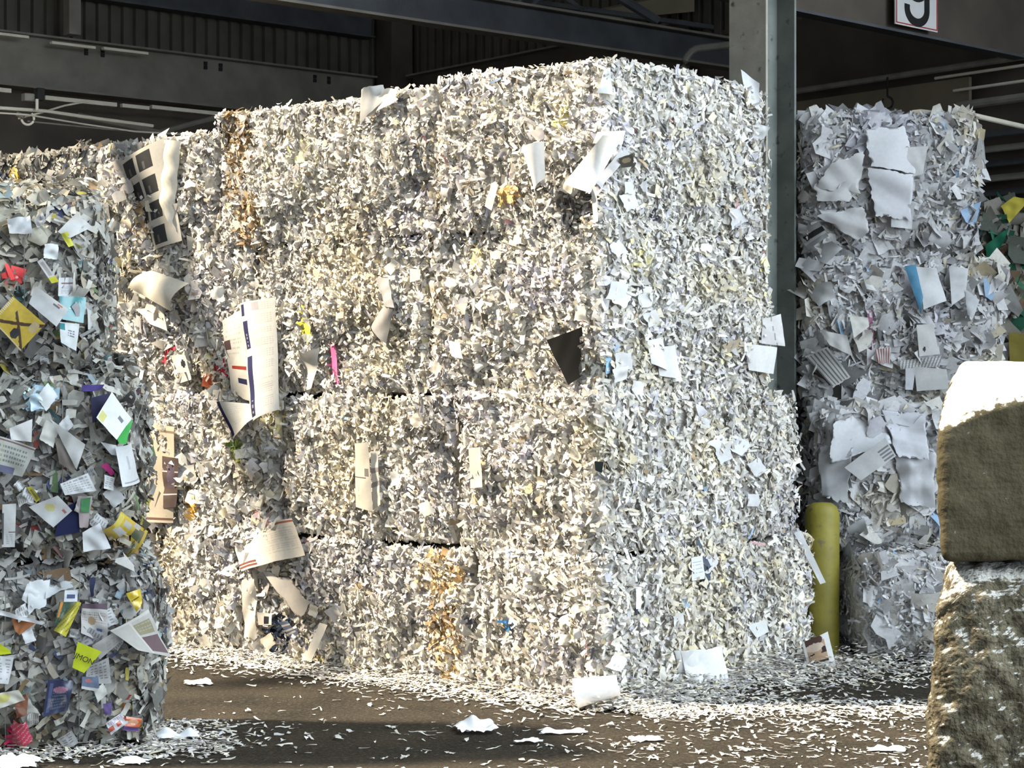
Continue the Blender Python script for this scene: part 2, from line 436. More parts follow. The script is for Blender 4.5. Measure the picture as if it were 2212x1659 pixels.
DENS = 2900
for (ri, ci), b in MAIN.items():
    faces = ['-y'] + (['-x'] if ci == 0 else [])
    dn = {'-y': DENS if ci < 3 else 1300, '-x': DENS * .95}
    if ci == 3 and ri < 3: dn['-y'] = 150
    if ri == 3: faces.append('+z'); dn['+z'] = 700
    lr = (.03, .085) if ci == 0 else (.026, .072)
    dress(b, faces, PAL_W if not (ci == 3) else PAL_MIX, dn, Lr=lr, flake=.11 if ci < 2 else .14, flk=(.035, .085) if ci < 2 else (.04, .14), seam=260, bias=.4)
for i, b in enumerate(LST):
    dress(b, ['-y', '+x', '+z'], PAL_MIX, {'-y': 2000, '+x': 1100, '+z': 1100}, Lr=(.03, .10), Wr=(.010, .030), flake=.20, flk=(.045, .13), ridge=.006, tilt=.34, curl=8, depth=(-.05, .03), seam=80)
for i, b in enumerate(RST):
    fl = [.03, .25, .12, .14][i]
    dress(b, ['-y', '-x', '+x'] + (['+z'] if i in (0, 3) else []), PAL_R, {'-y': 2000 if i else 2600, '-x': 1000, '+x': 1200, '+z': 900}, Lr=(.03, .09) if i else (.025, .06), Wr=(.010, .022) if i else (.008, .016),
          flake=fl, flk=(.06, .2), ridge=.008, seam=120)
for b in GST:
    dress(b, ['-y', '-x', '+z'], PAL_G, 500, Lr=(.05, .15), Wr=(.02, .06), flake=.45, flk=(.1, .3), ridge=0, name='packaging_scraps')

# ------------------------------------------------------------------ single sheets lying in the bale faces
def plain(c):
    return lambda u, v: np.tile(np.array(c, float), (len(u), 1))
def over(base, *layers):
    def f(u, v):
        c = base(u, v)
        for m, col in layers:
            s = m(u, v); c[s] = col
        return c
    return f
def rect(u0, v0, u1, v1):
    return lambda u, v: (u > u0) & (u < u1) & (v > v0) & (v < v1)
def lines(u0, v0, u1, v1, n, duty=.45, gap=.15):
    def f(u, v):
        t = (v - v0) / (v1 - v0) * n
        return (u > u0) & (u < u1) & (v > v0) & (v < v1) & ((t % 1) < duty) & (np.sin(u * 91 + np.floor(t) * 12.9) > -1 + gap * 2)
    return f
def slant(k, s, lo, hi, duty=.5):
    return lambda u, v: (((u * s + v * k) % 1) < duty) & (v > lo) & (v < hi)
def disc(cu, cv, ru, rv):
    return lambda u, v: ((u - cu) / ru) ** 2 + ((v - cv) / rv) ** 2 < 1

NSHEET = [0]
def sheet(name, quad, pat, res=(14, 14), off=.05, lifts=(0, 0, 0, 0), crumple=.006, bend=0.0, label=None, mat=None, torn=.0, cut=None, bale=None, depth=None):
    """quad: the sheet's corners (top left, top right, bottom right, bottom left) as seen, dropped on the bale behind them"""
    NSHEET[0] += 1
    cx = sum(q[0] for q in quad) / 4; cy = sum(q[1] for q in quad) / 4
    hc = hit(cx, cy)
    if depth: hc = (at(cx, cy, depth), bale, None)
    for k in range(1, 12):
        if hc is None: hc = hit(cx, cy + 8 * k)
    for k in range(1, 12):
        if hc is None: hc = hit(cx - 8 * k, cy + 4 * k)
    pts = []
    for (px, py) in quad:
        h = None
        for k in range(12):
            a = k / 12.0
            h = hit(px + (cx - px) * a, py + (cy - py) * a)
            if h is not None and abs(h[0][1] - hc[0][1]) < .5: break
            h = None
        Y = h[0][1] if h is not None else hc[0][1]
        pts.append(at(px, py, depth or Y))
    b = bale or hc[1]
    pts = np.array(pts)
    e1 = pts[1] - pts[0] + pts[2] - pts[3]; e2 = pts[3] - pts[0] + pts[2] - pts[1]
    n = np.cross(e2, e1); n /= np.linalg.norm(n)
    if n @ (CAM - pts[0]) < 0: n = -n
    # keep the sheet close to upright planes: blend the face normal in
    lift = np.array(lifts, float) + off + .03
    pts = pts + (CAM - pts) / np.linalg.norm(CAM - pts, axis=1)[:, None] * lift[:, None]
    nu, nv = res
    u = np.linspace(0, 1, nu + 1); v = np.linspace(0, 1, nv + 1)
    U, V = np.meshgrid(u, v, indexing='ij'); U = U.ravel(); V = V.ravel()
    Uj, Vj = U.copy(), V.copy()
    if torn:
        r = np.random.default_rng(1000 + NSHEET[0])
        ed = (U < .001) | (U > .999) | (V < .001) | (V > .999)
        E_ = np.stack([U, V, np.zeros_like(U)], 1)
        tr_ = torn * 1.5 * np.abs(snoise(E_, 1.3, 3000 + NSHEET[0], 3)) + np.abs(r.normal(0, torn * .18, len(U)))
        Uj = np.where(ed, U + (0.5 - U) * 2 * tr_, U); Vj = np.where(ed, V + (0.5 - V) * 2 * tr_, V)
    P = ((1 - Uj) * (1 - Vj))[:, None] * pts[0] + (Uj * (1 - Vj))[:, None] * pts[1] + (Uj * Vj)[:, None] * pts[2] + ((1 - Uj) * Vj)[:, None] * pts[3]
    size = (np.linalg.norm(e1) + np.linalg.norm(e2)) / 4
    P = P + n * ((crumple * snoise(P, .9 / max(size, .05), 50 + NSHEET[0], 2) if crumple < .013 else crumple * .6 * creases(P, 1.5 / max(size, .05), 50 + NSHEET[0])) + bend * (1 - (2 * U - 1) ** 2))[:, None]
    P[:, 2] = np.maximum(P[:, 2], .012)
    idx = np.arange((nu + 1) * (nv + 1)).reshape(nu + 1, nv + 1)
    f = np.stack([idx[:-1, :-1], idx[:-1, 1:], idx[1:, 1:], idx[1:, :-1]], -1).reshape(-1, 4)
    cu = U[f].mean(1); cv = V[f].mean(1)
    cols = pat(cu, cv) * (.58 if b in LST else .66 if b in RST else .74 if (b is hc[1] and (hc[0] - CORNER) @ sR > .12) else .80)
    if cut is not None:
        k = ~cut(cu, cv); f = f[k]; cols = cols[k]
    o = mesh_obj(name, P, f, mat or M_SHEET, b.root, cols)
    if label: o['label'] = label
    return o

WHT = (.80, .79, .77); CRM = (.74, .69, .58); TAN = (.50, .43, .33); GRY = (.42, .41, .40); INK = (.03, .03, .035); NAVY = (.03, .03, .09)
LIN = (.45, .44, .43)
# --- central stack, lit left face
winc = over(plain((.66, .62, .54)), *[(rect(.08 + .36 * c, .04 + .25 * r, .38 + .36 * c, .215 + .25 * r), (.055, .055, .055)) for c in range(2) for r in range(4)],
            *[(rect(.20 + .36 * c, .13 + .25 * r, .25 + .36 * c, .20 + .25 * r), (.15, .15, .15)) for c in range(2) for r in range(4)])
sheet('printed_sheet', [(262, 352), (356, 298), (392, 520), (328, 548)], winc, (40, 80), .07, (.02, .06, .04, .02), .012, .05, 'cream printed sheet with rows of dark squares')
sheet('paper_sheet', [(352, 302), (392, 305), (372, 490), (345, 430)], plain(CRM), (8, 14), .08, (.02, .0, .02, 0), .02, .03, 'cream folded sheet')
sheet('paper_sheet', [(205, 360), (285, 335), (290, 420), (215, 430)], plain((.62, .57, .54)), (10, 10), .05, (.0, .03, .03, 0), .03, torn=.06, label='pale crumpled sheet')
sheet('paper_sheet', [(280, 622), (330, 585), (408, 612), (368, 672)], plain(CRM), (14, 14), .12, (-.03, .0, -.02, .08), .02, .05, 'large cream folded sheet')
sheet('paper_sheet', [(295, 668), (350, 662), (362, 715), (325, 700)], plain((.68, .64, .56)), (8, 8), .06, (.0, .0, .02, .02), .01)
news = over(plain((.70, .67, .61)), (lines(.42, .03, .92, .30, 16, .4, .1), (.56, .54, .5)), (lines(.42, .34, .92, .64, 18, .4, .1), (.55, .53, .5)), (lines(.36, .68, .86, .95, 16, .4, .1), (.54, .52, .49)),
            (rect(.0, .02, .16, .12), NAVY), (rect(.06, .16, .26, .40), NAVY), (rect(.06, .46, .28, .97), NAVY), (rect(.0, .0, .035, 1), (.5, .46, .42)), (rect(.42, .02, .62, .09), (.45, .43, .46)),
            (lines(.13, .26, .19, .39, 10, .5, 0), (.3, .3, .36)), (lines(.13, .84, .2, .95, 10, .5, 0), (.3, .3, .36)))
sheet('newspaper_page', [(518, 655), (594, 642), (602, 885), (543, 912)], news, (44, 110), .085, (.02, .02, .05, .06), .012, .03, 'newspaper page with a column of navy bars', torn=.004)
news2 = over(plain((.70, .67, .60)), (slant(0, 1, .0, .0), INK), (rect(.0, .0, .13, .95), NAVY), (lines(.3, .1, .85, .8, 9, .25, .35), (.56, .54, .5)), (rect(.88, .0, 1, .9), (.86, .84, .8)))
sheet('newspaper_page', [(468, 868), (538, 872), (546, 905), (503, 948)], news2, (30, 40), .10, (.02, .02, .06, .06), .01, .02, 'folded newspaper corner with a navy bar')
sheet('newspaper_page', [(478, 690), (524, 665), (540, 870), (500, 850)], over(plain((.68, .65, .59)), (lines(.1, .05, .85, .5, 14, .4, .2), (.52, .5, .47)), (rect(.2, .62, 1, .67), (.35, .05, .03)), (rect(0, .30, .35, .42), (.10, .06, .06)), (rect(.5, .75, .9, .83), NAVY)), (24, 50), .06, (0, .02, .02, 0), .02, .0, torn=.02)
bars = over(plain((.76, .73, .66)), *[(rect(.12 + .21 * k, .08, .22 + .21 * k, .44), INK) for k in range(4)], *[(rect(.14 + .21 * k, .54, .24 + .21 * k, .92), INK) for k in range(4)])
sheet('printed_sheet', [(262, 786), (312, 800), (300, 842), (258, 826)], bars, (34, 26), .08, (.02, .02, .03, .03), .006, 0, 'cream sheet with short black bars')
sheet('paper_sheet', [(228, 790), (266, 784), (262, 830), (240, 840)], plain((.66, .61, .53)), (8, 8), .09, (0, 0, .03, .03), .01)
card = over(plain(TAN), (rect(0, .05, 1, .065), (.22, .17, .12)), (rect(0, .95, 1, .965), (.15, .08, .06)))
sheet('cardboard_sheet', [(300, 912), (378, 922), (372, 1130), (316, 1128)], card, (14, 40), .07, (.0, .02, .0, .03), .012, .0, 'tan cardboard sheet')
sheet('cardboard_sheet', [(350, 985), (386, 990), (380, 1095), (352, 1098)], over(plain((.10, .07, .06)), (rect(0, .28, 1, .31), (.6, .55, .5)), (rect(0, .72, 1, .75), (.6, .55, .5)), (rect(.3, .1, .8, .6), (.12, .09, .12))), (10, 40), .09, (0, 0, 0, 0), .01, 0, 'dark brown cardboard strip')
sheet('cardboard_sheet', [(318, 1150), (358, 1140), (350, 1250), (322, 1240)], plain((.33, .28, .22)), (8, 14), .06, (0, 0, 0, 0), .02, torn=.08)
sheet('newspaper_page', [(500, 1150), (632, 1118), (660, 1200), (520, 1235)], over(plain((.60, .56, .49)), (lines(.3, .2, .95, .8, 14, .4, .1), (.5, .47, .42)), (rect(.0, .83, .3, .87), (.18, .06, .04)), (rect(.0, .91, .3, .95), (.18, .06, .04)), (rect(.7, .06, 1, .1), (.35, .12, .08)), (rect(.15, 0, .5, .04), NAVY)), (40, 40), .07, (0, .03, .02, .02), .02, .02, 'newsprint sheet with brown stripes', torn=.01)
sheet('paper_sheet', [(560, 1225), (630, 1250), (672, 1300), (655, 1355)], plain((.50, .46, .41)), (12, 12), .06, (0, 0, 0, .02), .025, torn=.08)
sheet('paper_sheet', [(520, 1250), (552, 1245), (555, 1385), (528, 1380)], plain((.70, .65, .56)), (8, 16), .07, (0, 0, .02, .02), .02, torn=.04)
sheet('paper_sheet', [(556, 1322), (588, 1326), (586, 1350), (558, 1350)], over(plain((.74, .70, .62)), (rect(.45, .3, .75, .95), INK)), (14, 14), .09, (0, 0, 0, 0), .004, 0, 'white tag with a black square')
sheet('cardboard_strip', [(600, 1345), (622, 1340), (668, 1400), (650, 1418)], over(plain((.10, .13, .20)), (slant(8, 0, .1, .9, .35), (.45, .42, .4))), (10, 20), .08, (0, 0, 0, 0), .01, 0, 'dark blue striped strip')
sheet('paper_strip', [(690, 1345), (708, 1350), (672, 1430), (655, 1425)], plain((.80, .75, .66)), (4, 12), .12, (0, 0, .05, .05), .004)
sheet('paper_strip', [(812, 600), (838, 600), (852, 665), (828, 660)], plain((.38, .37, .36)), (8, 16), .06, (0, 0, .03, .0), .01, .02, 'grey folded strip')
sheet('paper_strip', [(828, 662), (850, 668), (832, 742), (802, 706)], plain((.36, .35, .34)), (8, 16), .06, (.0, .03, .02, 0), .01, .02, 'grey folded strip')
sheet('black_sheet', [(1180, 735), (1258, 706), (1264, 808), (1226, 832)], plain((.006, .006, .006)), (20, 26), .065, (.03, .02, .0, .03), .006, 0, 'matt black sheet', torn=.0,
      cut=lambda u, v: (u > .80 - .12 * np.sin(v * 9)) & (v > .35) | (u > .9) & (v > .2) & (v < .3) | ((u + v * .6) > 1.32))
sheet('black_sheet', [(1038, 675), (1054, 680), (1054, 700), (1046, 712)], plain((.02, .02, .015)), (4, 6), .07, (0, 0, 0, 0), .002)
sheet('black_sheet', [(1284, 996), (1304, 998), (1300, 1022), (1286, 1016)], plain((.015, .02, .02)), (4, 4), .07, (0, 0, 0, 0), .002)
sheet('cardboard_sheet', [(766, 958), (794, 956), (806, 1105), (768, 1095)], over(plain((.60, .54, .45)), (rect(0, .52, .75, .535), (.12, .1, .08)), (rect(.68, .38, .9, .50), (.2, .18, .16)), (lines(.2, .65, .3, .9, 8, .4, .2), (.4, .36, .3))), (24, 60), .08, (.02, .02, .02, .02), .005, .01, 'tan card with a dark barcode patch')
sheet('paper_sheet', [(800, 975), (815, 975), (822, 1090), (806, 1100)], over(plain((.66, .61, .53)), (slant(40, 0, .3, .8, .3), (.3, .28, .26))), (6, 44), .07, (0, 0, 0, 0), .005)
sheet('cardboard_sheet', [(1013, 968), (1036, 966), (1042, 1052), (1016, 1055)], plain((.70, .66, .57)), (6, 14), .075, (.02, .02, 0, 0), .004, 0, 'cream card strip')
sheet('paper_sheet', [(1128, 322), (1176, 305), (1178, 385), (1160, 424)], plain((.76, .74, .70)), (14, 16), .11, (.04, .02, .0, .0), .004, .05, 'white sheet folded to a cone')
sheet('paper_sheet', [(1140, 284), (1172, 276), (1178, 298), (1162, 306)], plain((.36, .34, .33)), (8, 8), .09, (0, 0, 0, .03), .004, .0, 'grey flap')
sheet('paper_sheet', [(1302, 292), (1352, 284), (1276, 416), (1218, 396)], plain((.80, .79, .76)), (20, 24), .12, (.02, .06, .06, .02), .006, .035, 'large white slanted sheet')
sheet('paper_sheet', [(1290, 285), (1350, 282), (1346, 312), (1280, 310)], plain((.68, .66, .63)), (10, 8), .10, (0, .04, .04, 0), .008)
sheet('paper_sheet', [(1345, 318), (1362, 330), (1298, 405), (1285, 395)], plain((.48, .47, .47)), (10, 14), .08, (0, .02, .02, .02), .01)
sheet('paper_strip', [(1276, 400), (1288, 404), (1292, 478), (1282, 482)], plain((.78, .76, .73)), (4, 12), .13, (.03, .03, .03, .03), .003)
sheet('carton_flap', [(1336, 342), (1366, 332), (1372, 360), (1342, 362)], over(plain((.05, .045, .035)), (disc(.5, .4, .3, .25), (.18, .14, .09))), (12, 10), .10, (0, 0, 0, 0), .006, 0, 'dark brown carton scrap')
sheet('paper_sheet', [(1062, 395), (1076, 398), (1062, 455), (1046, 445)], plain((.72, .68, .62)), (6, 10), .08, (0, 0, .02, .02), .006)
sheet('paper_sheet', [(778, 190), (828, 183), (836, 215), (776, 275)], plain((.44, .44, .43)), (14, 14), .06, (0, 0, .0, 0), .012, .03, 'pale grey rounded sheet', torn=.03)
sheet('paper_sheet', [(830, 190), (858, 190), (862, 215), (776, 262)], plain((.74, .71, .64)), (14, 10), .09, (0, .0, .0, .0), .02, .0, torn=.05)
sheet('paper_sheet', [(640, 760), (690, 750), (676, 840), (648, 850)], plain((.66, .64, .59)), (10, 12), .06, (0, .02, .0, .02), .03, .02, torn=.05)
sheet('paper_sheet', [(966, 735), (992, 740), (1000, 775), (974, 768)], plain((.76, .72, .64)), (8, 8), .08, (0, .0, .02, .02), .008, .015)
sheet('paper_strip', [(1020, 856), (1050, 850), (1050, 858), (1020, 864)], plain((.84, .81, .75)), (8, 3), .10, (0, .0, .02, .02), .006)
sheet('paper_strip', [(1054, 852), (1098, 844), (1104, 852), (1070, 866)], plain((.84, .81, .75)), (8, 4), .10, (0, .0, .02, .02), .008)
sheet('pink_strip', [(712, 742), (722, 738), (734, 830), (722, 834)], plain((.80, .16, .36)), (4, 14), .015, (0, 0, 0, 0), .008, 0, 'pink plastic strip', torn=.05)
sheet('yellow_strip', [(648, 658), (662, 655), (676, 735), (664, 745)], plain((.82, .78, .10)), (5, 14), .015, (0, 0, 0, 0), .008, 0, 'bright yellow paper strip', torn=.06)
sheet('orange_scrap', [(1076, 402), (1108, 398), (1112, 440), (1078, 430)], plain((.78, .56, .24)), (8, 8), .015, (0, 0, 0, 0), .012, 0, 'orange manila scrap', torn=.06)
sheet('orange_scrap', [(428, 535), (456, 528), (452, 560), (430, 566)], plain((.78, .58, .30)), (6, 6), .015, (0, 0, 0, 0), .008, 0, 'orange manila scrap')
sheet('paper_sheet', [(885, 580), (908, 582), (906, 604), (884, 610)], plain((.62, .60, .54)), (6, 6), .07, (0, 0, 0, 0), .004)
sheet('paper_sheet', [(368, 768), (400, 765), (412, 820), (382, 830)], over(plain((.70, .66, .58)), (disc(.75, .35, .12, .15), INK)), (16, 16), .07, (0, 0, .02, .0), .006)
sheet('red_strip', [(455, 752), (462, 752), (465, 828), (456, 832)], plain((.60, .14, .05)), (3, 14), .015, (0, 0, 0, 0), .006, 0, 'orange red strip')
sheet('red_ribbon', [(352, 756), (380, 748), (380, 756), (356, 764)], plain((.62, .05, .08)), (10, 3), .015, (0, 0, 0, 0), .006, 0, 'red ribbon')
sheet('red_ribbon', [(354, 764), (362, 762), (360, 790), (354, 788)], plain((.60, .05, .08)), (3, 8), .015, (0, 0, 0, 0), .004, 0, 'red ribbon')
sheet('red_scrap', [(474, 774), (486, 772), (492, 816), (482, 818)], plain((.65, .05, .10)), (4, 8), .015, (0, 0, 0, 0), .008, 0, 'crimson scrap', torn=.05)
# --- central stack, shaded right face
sheet('paper_sheet', [(1398, 735), (1432, 728), (1440, 800), (1404, 785)], plain((.78, .78, .77)), (10, 10), .06, (0, 0, .02, .0), .008, .01)
sheet('paper_sheet', [(1420, 750), (1460, 745), (1470, 818), (1425, 812)], plain((.76, .76, .76)), (10, 10), .07, (0, 0, .02, .0), .01, .01)
sheet('paper_sheet', [(1648, 690), (1686, 678), (1696, 748), (1644, 742)], over(plain((.76, .75, .74)), (lambda u, v: np.abs(u - v * .2 - .45) < .02, (.4, .4, .4))), (16, 12), .05, (0, .02, .02, 0), .006, 0)
sheet('paper_sheet', [(1610, 742), (1678, 750), (1672, 808), (1620, 800)], plain((.76, .76, .75)), (12, 12), .055, (0, 0, .0, .02), .012)
sheet('carton_scrap', [(1560, 745), (1598, 730), (1606, 742), (1570, 765)], plain((.50, .42, .30)), (8, 5), .07, (0, 0, 0, 0), .006, 0, 'tan card scrap')
sheet('plastic_bag', [(1456, 1405), (1560, 1392), (1580, 1495), (1476, 1512)], plain((.78, .79, .80)), (20, 20), .07, (0, .02, .04, .0), .03, .04, 'crumpled white plastic sheet', torn=.03)
sheet('plastic_bag', [(1470, 1405), (1520, 1400), (1530, 1500), (1492, 1500)], plain((.76, .77, .78)), (12, 16), .10, (0, .0, .02, .0), .035, .02, torn=.04)
photo = over(plain((.80, .80, .79)), (rect(.10, .14, .80, .80), (.52, .36, .24)), (disc(.38, .10, .36, .16), (.10, .06, .05)), (disc(.40, .30, .34, .13), (.70, .58, .48)), (disc(.72, .42, .09, .08), (.06, .04, .04)),
             (lambda u, v: (np.abs(v - .58 + .25 * u) < .022) & (u > .12) & (u < .34), (.06, .05, .04)), (lambda u, v: (np.abs(v - .50) < .022) & (u > .58) & (u < .82), (.06, .05, .04)),
             (rect(.10, .72, .80, .80), (.05, .05, .04)), (rect(0, 0, .1, 1), (.80, .80, .79)), (rect(.8, 0, 1, 1), (.80, .80, .79)))
sheet('printed_card', [(1732, 1388), (1788, 1364), (1806, 1438), (1748, 1450)], photo, (44, 44), .16, (0, .03, .03, .0), .006, .01, 'white card with a brown printed picture', bale=MAIN[(0, 0)], depth=12.42)
sheet('paper_strip', [(1498, 1168), (1510, 1166), (1536, 1225), (1524, 1232)], plain((.10, .12, .15)), (5, 14), .06, (0, 0, 0, 0), .004, 0, 'dark curved strip')
sheet('paper_strip', [(1522, 1225), (1538, 1222), (1532, 1268), (1518, 1272)], plain((.07, .09, .12)), (5, 10), .06, (0, 0, 0, 0), .004, 0, 'dark curved strip')
sheet('paper_sheet', [(1492, 1205), (1518, 1200), (1522, 1250), (1496, 1255)], over(plain((.70, .72, .74)), (lines(.1, .2, .9, .8, 4, .3, .1), (.4, .45, .5))), (10, 24), .065, (0, 0, 0, 0), .006)
sheet('paper_strip', [(1714, 1150), (1730, 1146), (1784, 1258), (1772, 1262)], plain((.70, .71, .73)), (5, 24), .03, (0, .0, .0, .0), .01, 0, bale=MAIN[(0, 0)], depth=12.45)
sheet('paper_sheet', [(1306, 150), (1318, 146), (1325, 205), (1290, 200)], plain((.66, .67, .66)), (8, 10), .07, (0, 0, 0, 0), .01)
sheet('paper_sheet', [(1600, 150), (1640, 180), (1640, 240), (1612, 215)], plain((.74, .75, .76)), (8, 10), .06, (0, .0, 0, 0), .014)
sheet('paper_sheet', [(1630, 265), (1664, 275), (1650, 300), (1628, 305)], plain((.72, .73, .73)), (8, 10), .05, (0, .03, 0, 0), .01)
sheet('paper_sheet', [(1612, 1350), (1655, 1340), (1660, 1365), (1635, 1378)], plain((.74, .75, .74)), (8, 6), .08, (0, .0, 0, 0), .006)
sheet('paper_strip', [(1374, 1268), (1386, 1268), (1384, 1315), (1374, 1316)], plain((.84, .84, .82)), (3, 8), .09, (0, .0, 0, 0), .002)
sheet('blue_scrap', [(1308, 765), (1320, 775), (1320, 806), (1308, 808)], plain((.30, .50, .70)), (4, 6), .015, (0, .0, 0, 0), .006, 0, 'light blue scrap')
for k in range(26):
    px, py = rng.uniform(1330, 1640), rng.uniform(190, 1480)
    s = rng.uniform(14, 34); a = rng.uniform(0, 6.28)
    q = [(px + s * math.cos(a + t) * e, py + s * math.sin(a + t)) for t, e in ((0, 1), (1.4, .8), (3.1, 1), (4.6, .7))]
    if all(hit(x, y) is not None for x, y in q):
        sheet('paper_sheet', q, plain(tuple(np.array((.74, .74, .74)) * rng.uniform(.8, 1.04))), (6, 6), .05, tuple(rng.uniform(0, .03, 4)), .012, 0, torn=.08)
for k in range(34):
    px, py = rng.uniform(330, 1260), rng.uniform(250, 1440)
    s = rng.uniform(11, 26); a = rng.uniform(0, 6.28)
    q = [(px + s * math.cos(a + t) * e, py + s * math.sin(a + t)) for t, e in ((0, 1), (1.4, .8), (3.1, 1), (4.6, .7))]
    if all(hit(x, y) is not None for x, y in q):
        c = [(.74, .70, .62), (.62, .60, .60), (.70, .67, .6), (.58, .53, .44)][k % 4]
        sheet('paper_sheet', q, plain(c), (6, 6), .05, tuple(rng.uniform(0, .03, 4)), .012, 0, torn=.08)

# --- left mixed stack
W2 = (.66, .68, .69)
txt = lambda n=8, c=(.36, .37, .40), b=W2: over(plain(b), (lines(.1, .12, .9, .9, n, .4, .3), c))
B0, B1, B2 = LST
yb = over(plain((.56, .41, .06)), (lambda u, v: np.abs(u - v * .9 - .02) < .06, (.08, .05, .03)), (lambda u, v: (np.abs(u + v * 1.0 - 1.02) < .06) & (v > .3), (.08, .05, .03)), (disc(.22, .62, .16, .11), (.04, .04, .05)), (disc(.72, .86, .17, .11), (.55, .45, .25)),
          (slant(0, 16, 0, .09, .5), (.70, .64, .5)), (rect(0, 0, .05, 1), (.6, .5, .3)))
sheet('yellow_carton', [(-18, 690), (28, 640), (98, 700), (44, 758)], yb, (50, 50), .08, (.0, .0, .03, .03), .008, 0, 'yellow carton panel with a black cross', M_GLOSS)
sheet('envelope', [(62, 655), (78, 618), (148, 668), (122, 706)], over(plain((.66, .68, .69)), (rect(.72, .62, .84, .82), (.2, .2, .24)), (rect(.86, .72, .92, .84), (.55, .25, .2))), (30, 20), .09, (.02, .02, .04, .04), .006, 0, 'white envelope')
sheet('teal_card', [(128, 640), (186, 642), (180, 698), (135, 690)], over(plain((.05, .22, .24)), (rect(.35, .45, .75, .52), (.3, .42, .42))), (20, 20), .07, (0, 0, .02, 0), .006, 0, 'teal card', M_GLOSS)
sheet('printed_letter', [(128, 600), (222, 592), (224, 642), (128, 640)], over(plain((.60, .62, .64)), (rect(.04, .28, .98, .36), (.24, .14, .15)), (lines(.04, .45, .9, .92, 5, .4, .1), (.42, .43, .46))), (44, 26), .08, (0, 0, 0, 0), .008, .015, 'printed letter with a dark rule')
sheet('navy_card', [(222, 594), (238, 596), (240, 646), (205, 650)], plain((.02, .03, .11)), (8, 10), .07, (0, 0, 0, 0), .004, 0, 'navy glossy card', M_GLOSS)
sheet('folded_card', [(207, 545), (260, 555), (252, 595), (200, 584)], over(plain((.52, .54, .56)), (rect(0, .72, 1, 1), (.58, .54, .12))), (18, 16), .12, (.0, .02, .04, .03), .004, 0, 'grey card with a yellow edge')
sheet('envelope', [(200, 510), (252, 515), (258, 550), (205, 545)], plain((.40, .40, .40)), (8, 8), .07, (0, 0, 0, 0), .01)
sheet('cardboard_sheet', [(198, 425), (232, 440), (245, 515), (202, 520)], plain((.24, .24, .24)), (10, 12), .05, (0, 0, 0, 0), .012, 0, 'dark grey board')
sheet('red_scrap', [(88, 410), (138, 415), (132, 448), (112, 440)], plain((.50, .02, .05)), (8, 8), .015, (0, 0, 0, 0), .008, 0, 'red plastic scrap', M_GLOSS, torn=.08)
sheet('red_scrap', [(12, 590), (30, 578), (46, 596), (28, 610)], plain((.52, .05, .05)), (6, 6), .015, (0, 0, 0, 0), .012, 0, 'red plastic scrap', M_GLOSS, torn=.08)
sheet('red_scrap', [(225, 692), (250, 686), (258, 715), (228, 722)], plain((.34, .06, .05)), (6, 6), .015, (0, 0, 0, 0), .012, 0, 'dark red glossy scrap', M_GLOSS)
sheet('printed_letter', [(128, 695), (172, 700), (164, 758), (132, 740)], over(plain((.58, .61, .62)), (rect(.0, .05, .3, .35), (.05, .22, .24)), (lines(.45, .3, .8, .6, 3, .4, .1), (.2, .2, .24))), (20, 20), .085, (0, 0, .02, .02), .006)
sheet('printed_letter', [(188, 665), (240, 700), (235, 708), (190, 712)], over(plain((.58, .6, .6)), (rect(.2, .3, .75, .75), (.22, .2, .2))), (18, 14), .08, (0, 0, .02, .02), .006)
sheet('printed_letter', [(172, 725), (208, 700), (235, 745), (205, 768)], over(plain((.56, .6, .6)), (rect(.1, .1, .8, .55), (.05, .06, .07)), (disc(.75, .7, .1, .1), (.85, .85, .85))), (20, 16), .08, (0, 0, .02, .02), .006)
sheet('yellow_scrap', [(132, 505), (146, 500), (160, 530), (148, 534)], plain((.55, .55, .08)), (5, 6), .07, (0, 0, 0, 0), .006, 0, 'yellow green scrap')
sheet('paper_sheet', [(15, 475), (65, 465), (70, 505), (20, 505)], plain((.52, .54, .56)), (8, 8), .06, (0, .02, 0, 0), .02)
sheet('paper_sheet', [(125, 500), (165, 460), (200, 490), (150, 515)], plain((.56, .57, .57)), (8, 8), .07, (0, .02, 0, 0), .012)
sheet('printed_letter', [(80, 565), (92, 558), (128, 608), (112, 612)], over(plain((.5, .5, .5)), (rect(0, .75, 1, 1), (.5, .48, .05)), (rect(.2, .1, .7, .7), (.34, .32, .31))), (8, 20), .08, (0, 0, 0, 0), .006)
# middle bale
sheet('green_edged_card', [(242, 846), (284, 905), (252, 950), (208, 902)], over(plain((.68, .70, .71)), (rect(.05, .65, .28, .95), (.60, .58, .22)), (rect(.62, .3, .82, .42), (.2, .2, .22))), (24, 24), .13, (.02, .03, .05, .04), .006, 0, 'white card with yellow print')
sheet('green_card', [(250, 942), (288, 905), (272, 960), (258, 958)], plain((.06, .36, .08)), (8, 8), .11, (0, 0, 0, 0), .004, 0, 'bright green corner')
sheet('navy_card', [(196, 860), (240, 848), (225, 890), (200, 915)], plain((.03, .03, .07)), (8, 8), .08, (0, 0, 0, 0), .004, 0, 'dark navy card')
sheet('purple_strip', [(176, 832), (226, 830), (220, 842), (178, 846)], plain((.07, .05, .2)), (8, 4), .08, (0, 0, 0, 0), .006, 0, 'purple strip')
sheet('envelope', [(248, 965), (282, 955), (302, 1040), (264, 1052)], over(plain((.68, .71, .73)), (rect(.35, .25, .45, .6), (.5, .52, .54)), (rect(.1, .9, .95, .93), (.35, .35, .36))), (20, 30), .11, (.02, .02, .04, .04), .006, .02, 'white letter envelope')
sheet('paper_sheet', [(217, 955), (252, 962), (256, 985), (240, 982)], plain((.64, .66, .68)), (8, 8), .10, (0, 0, 0, 0), .006)
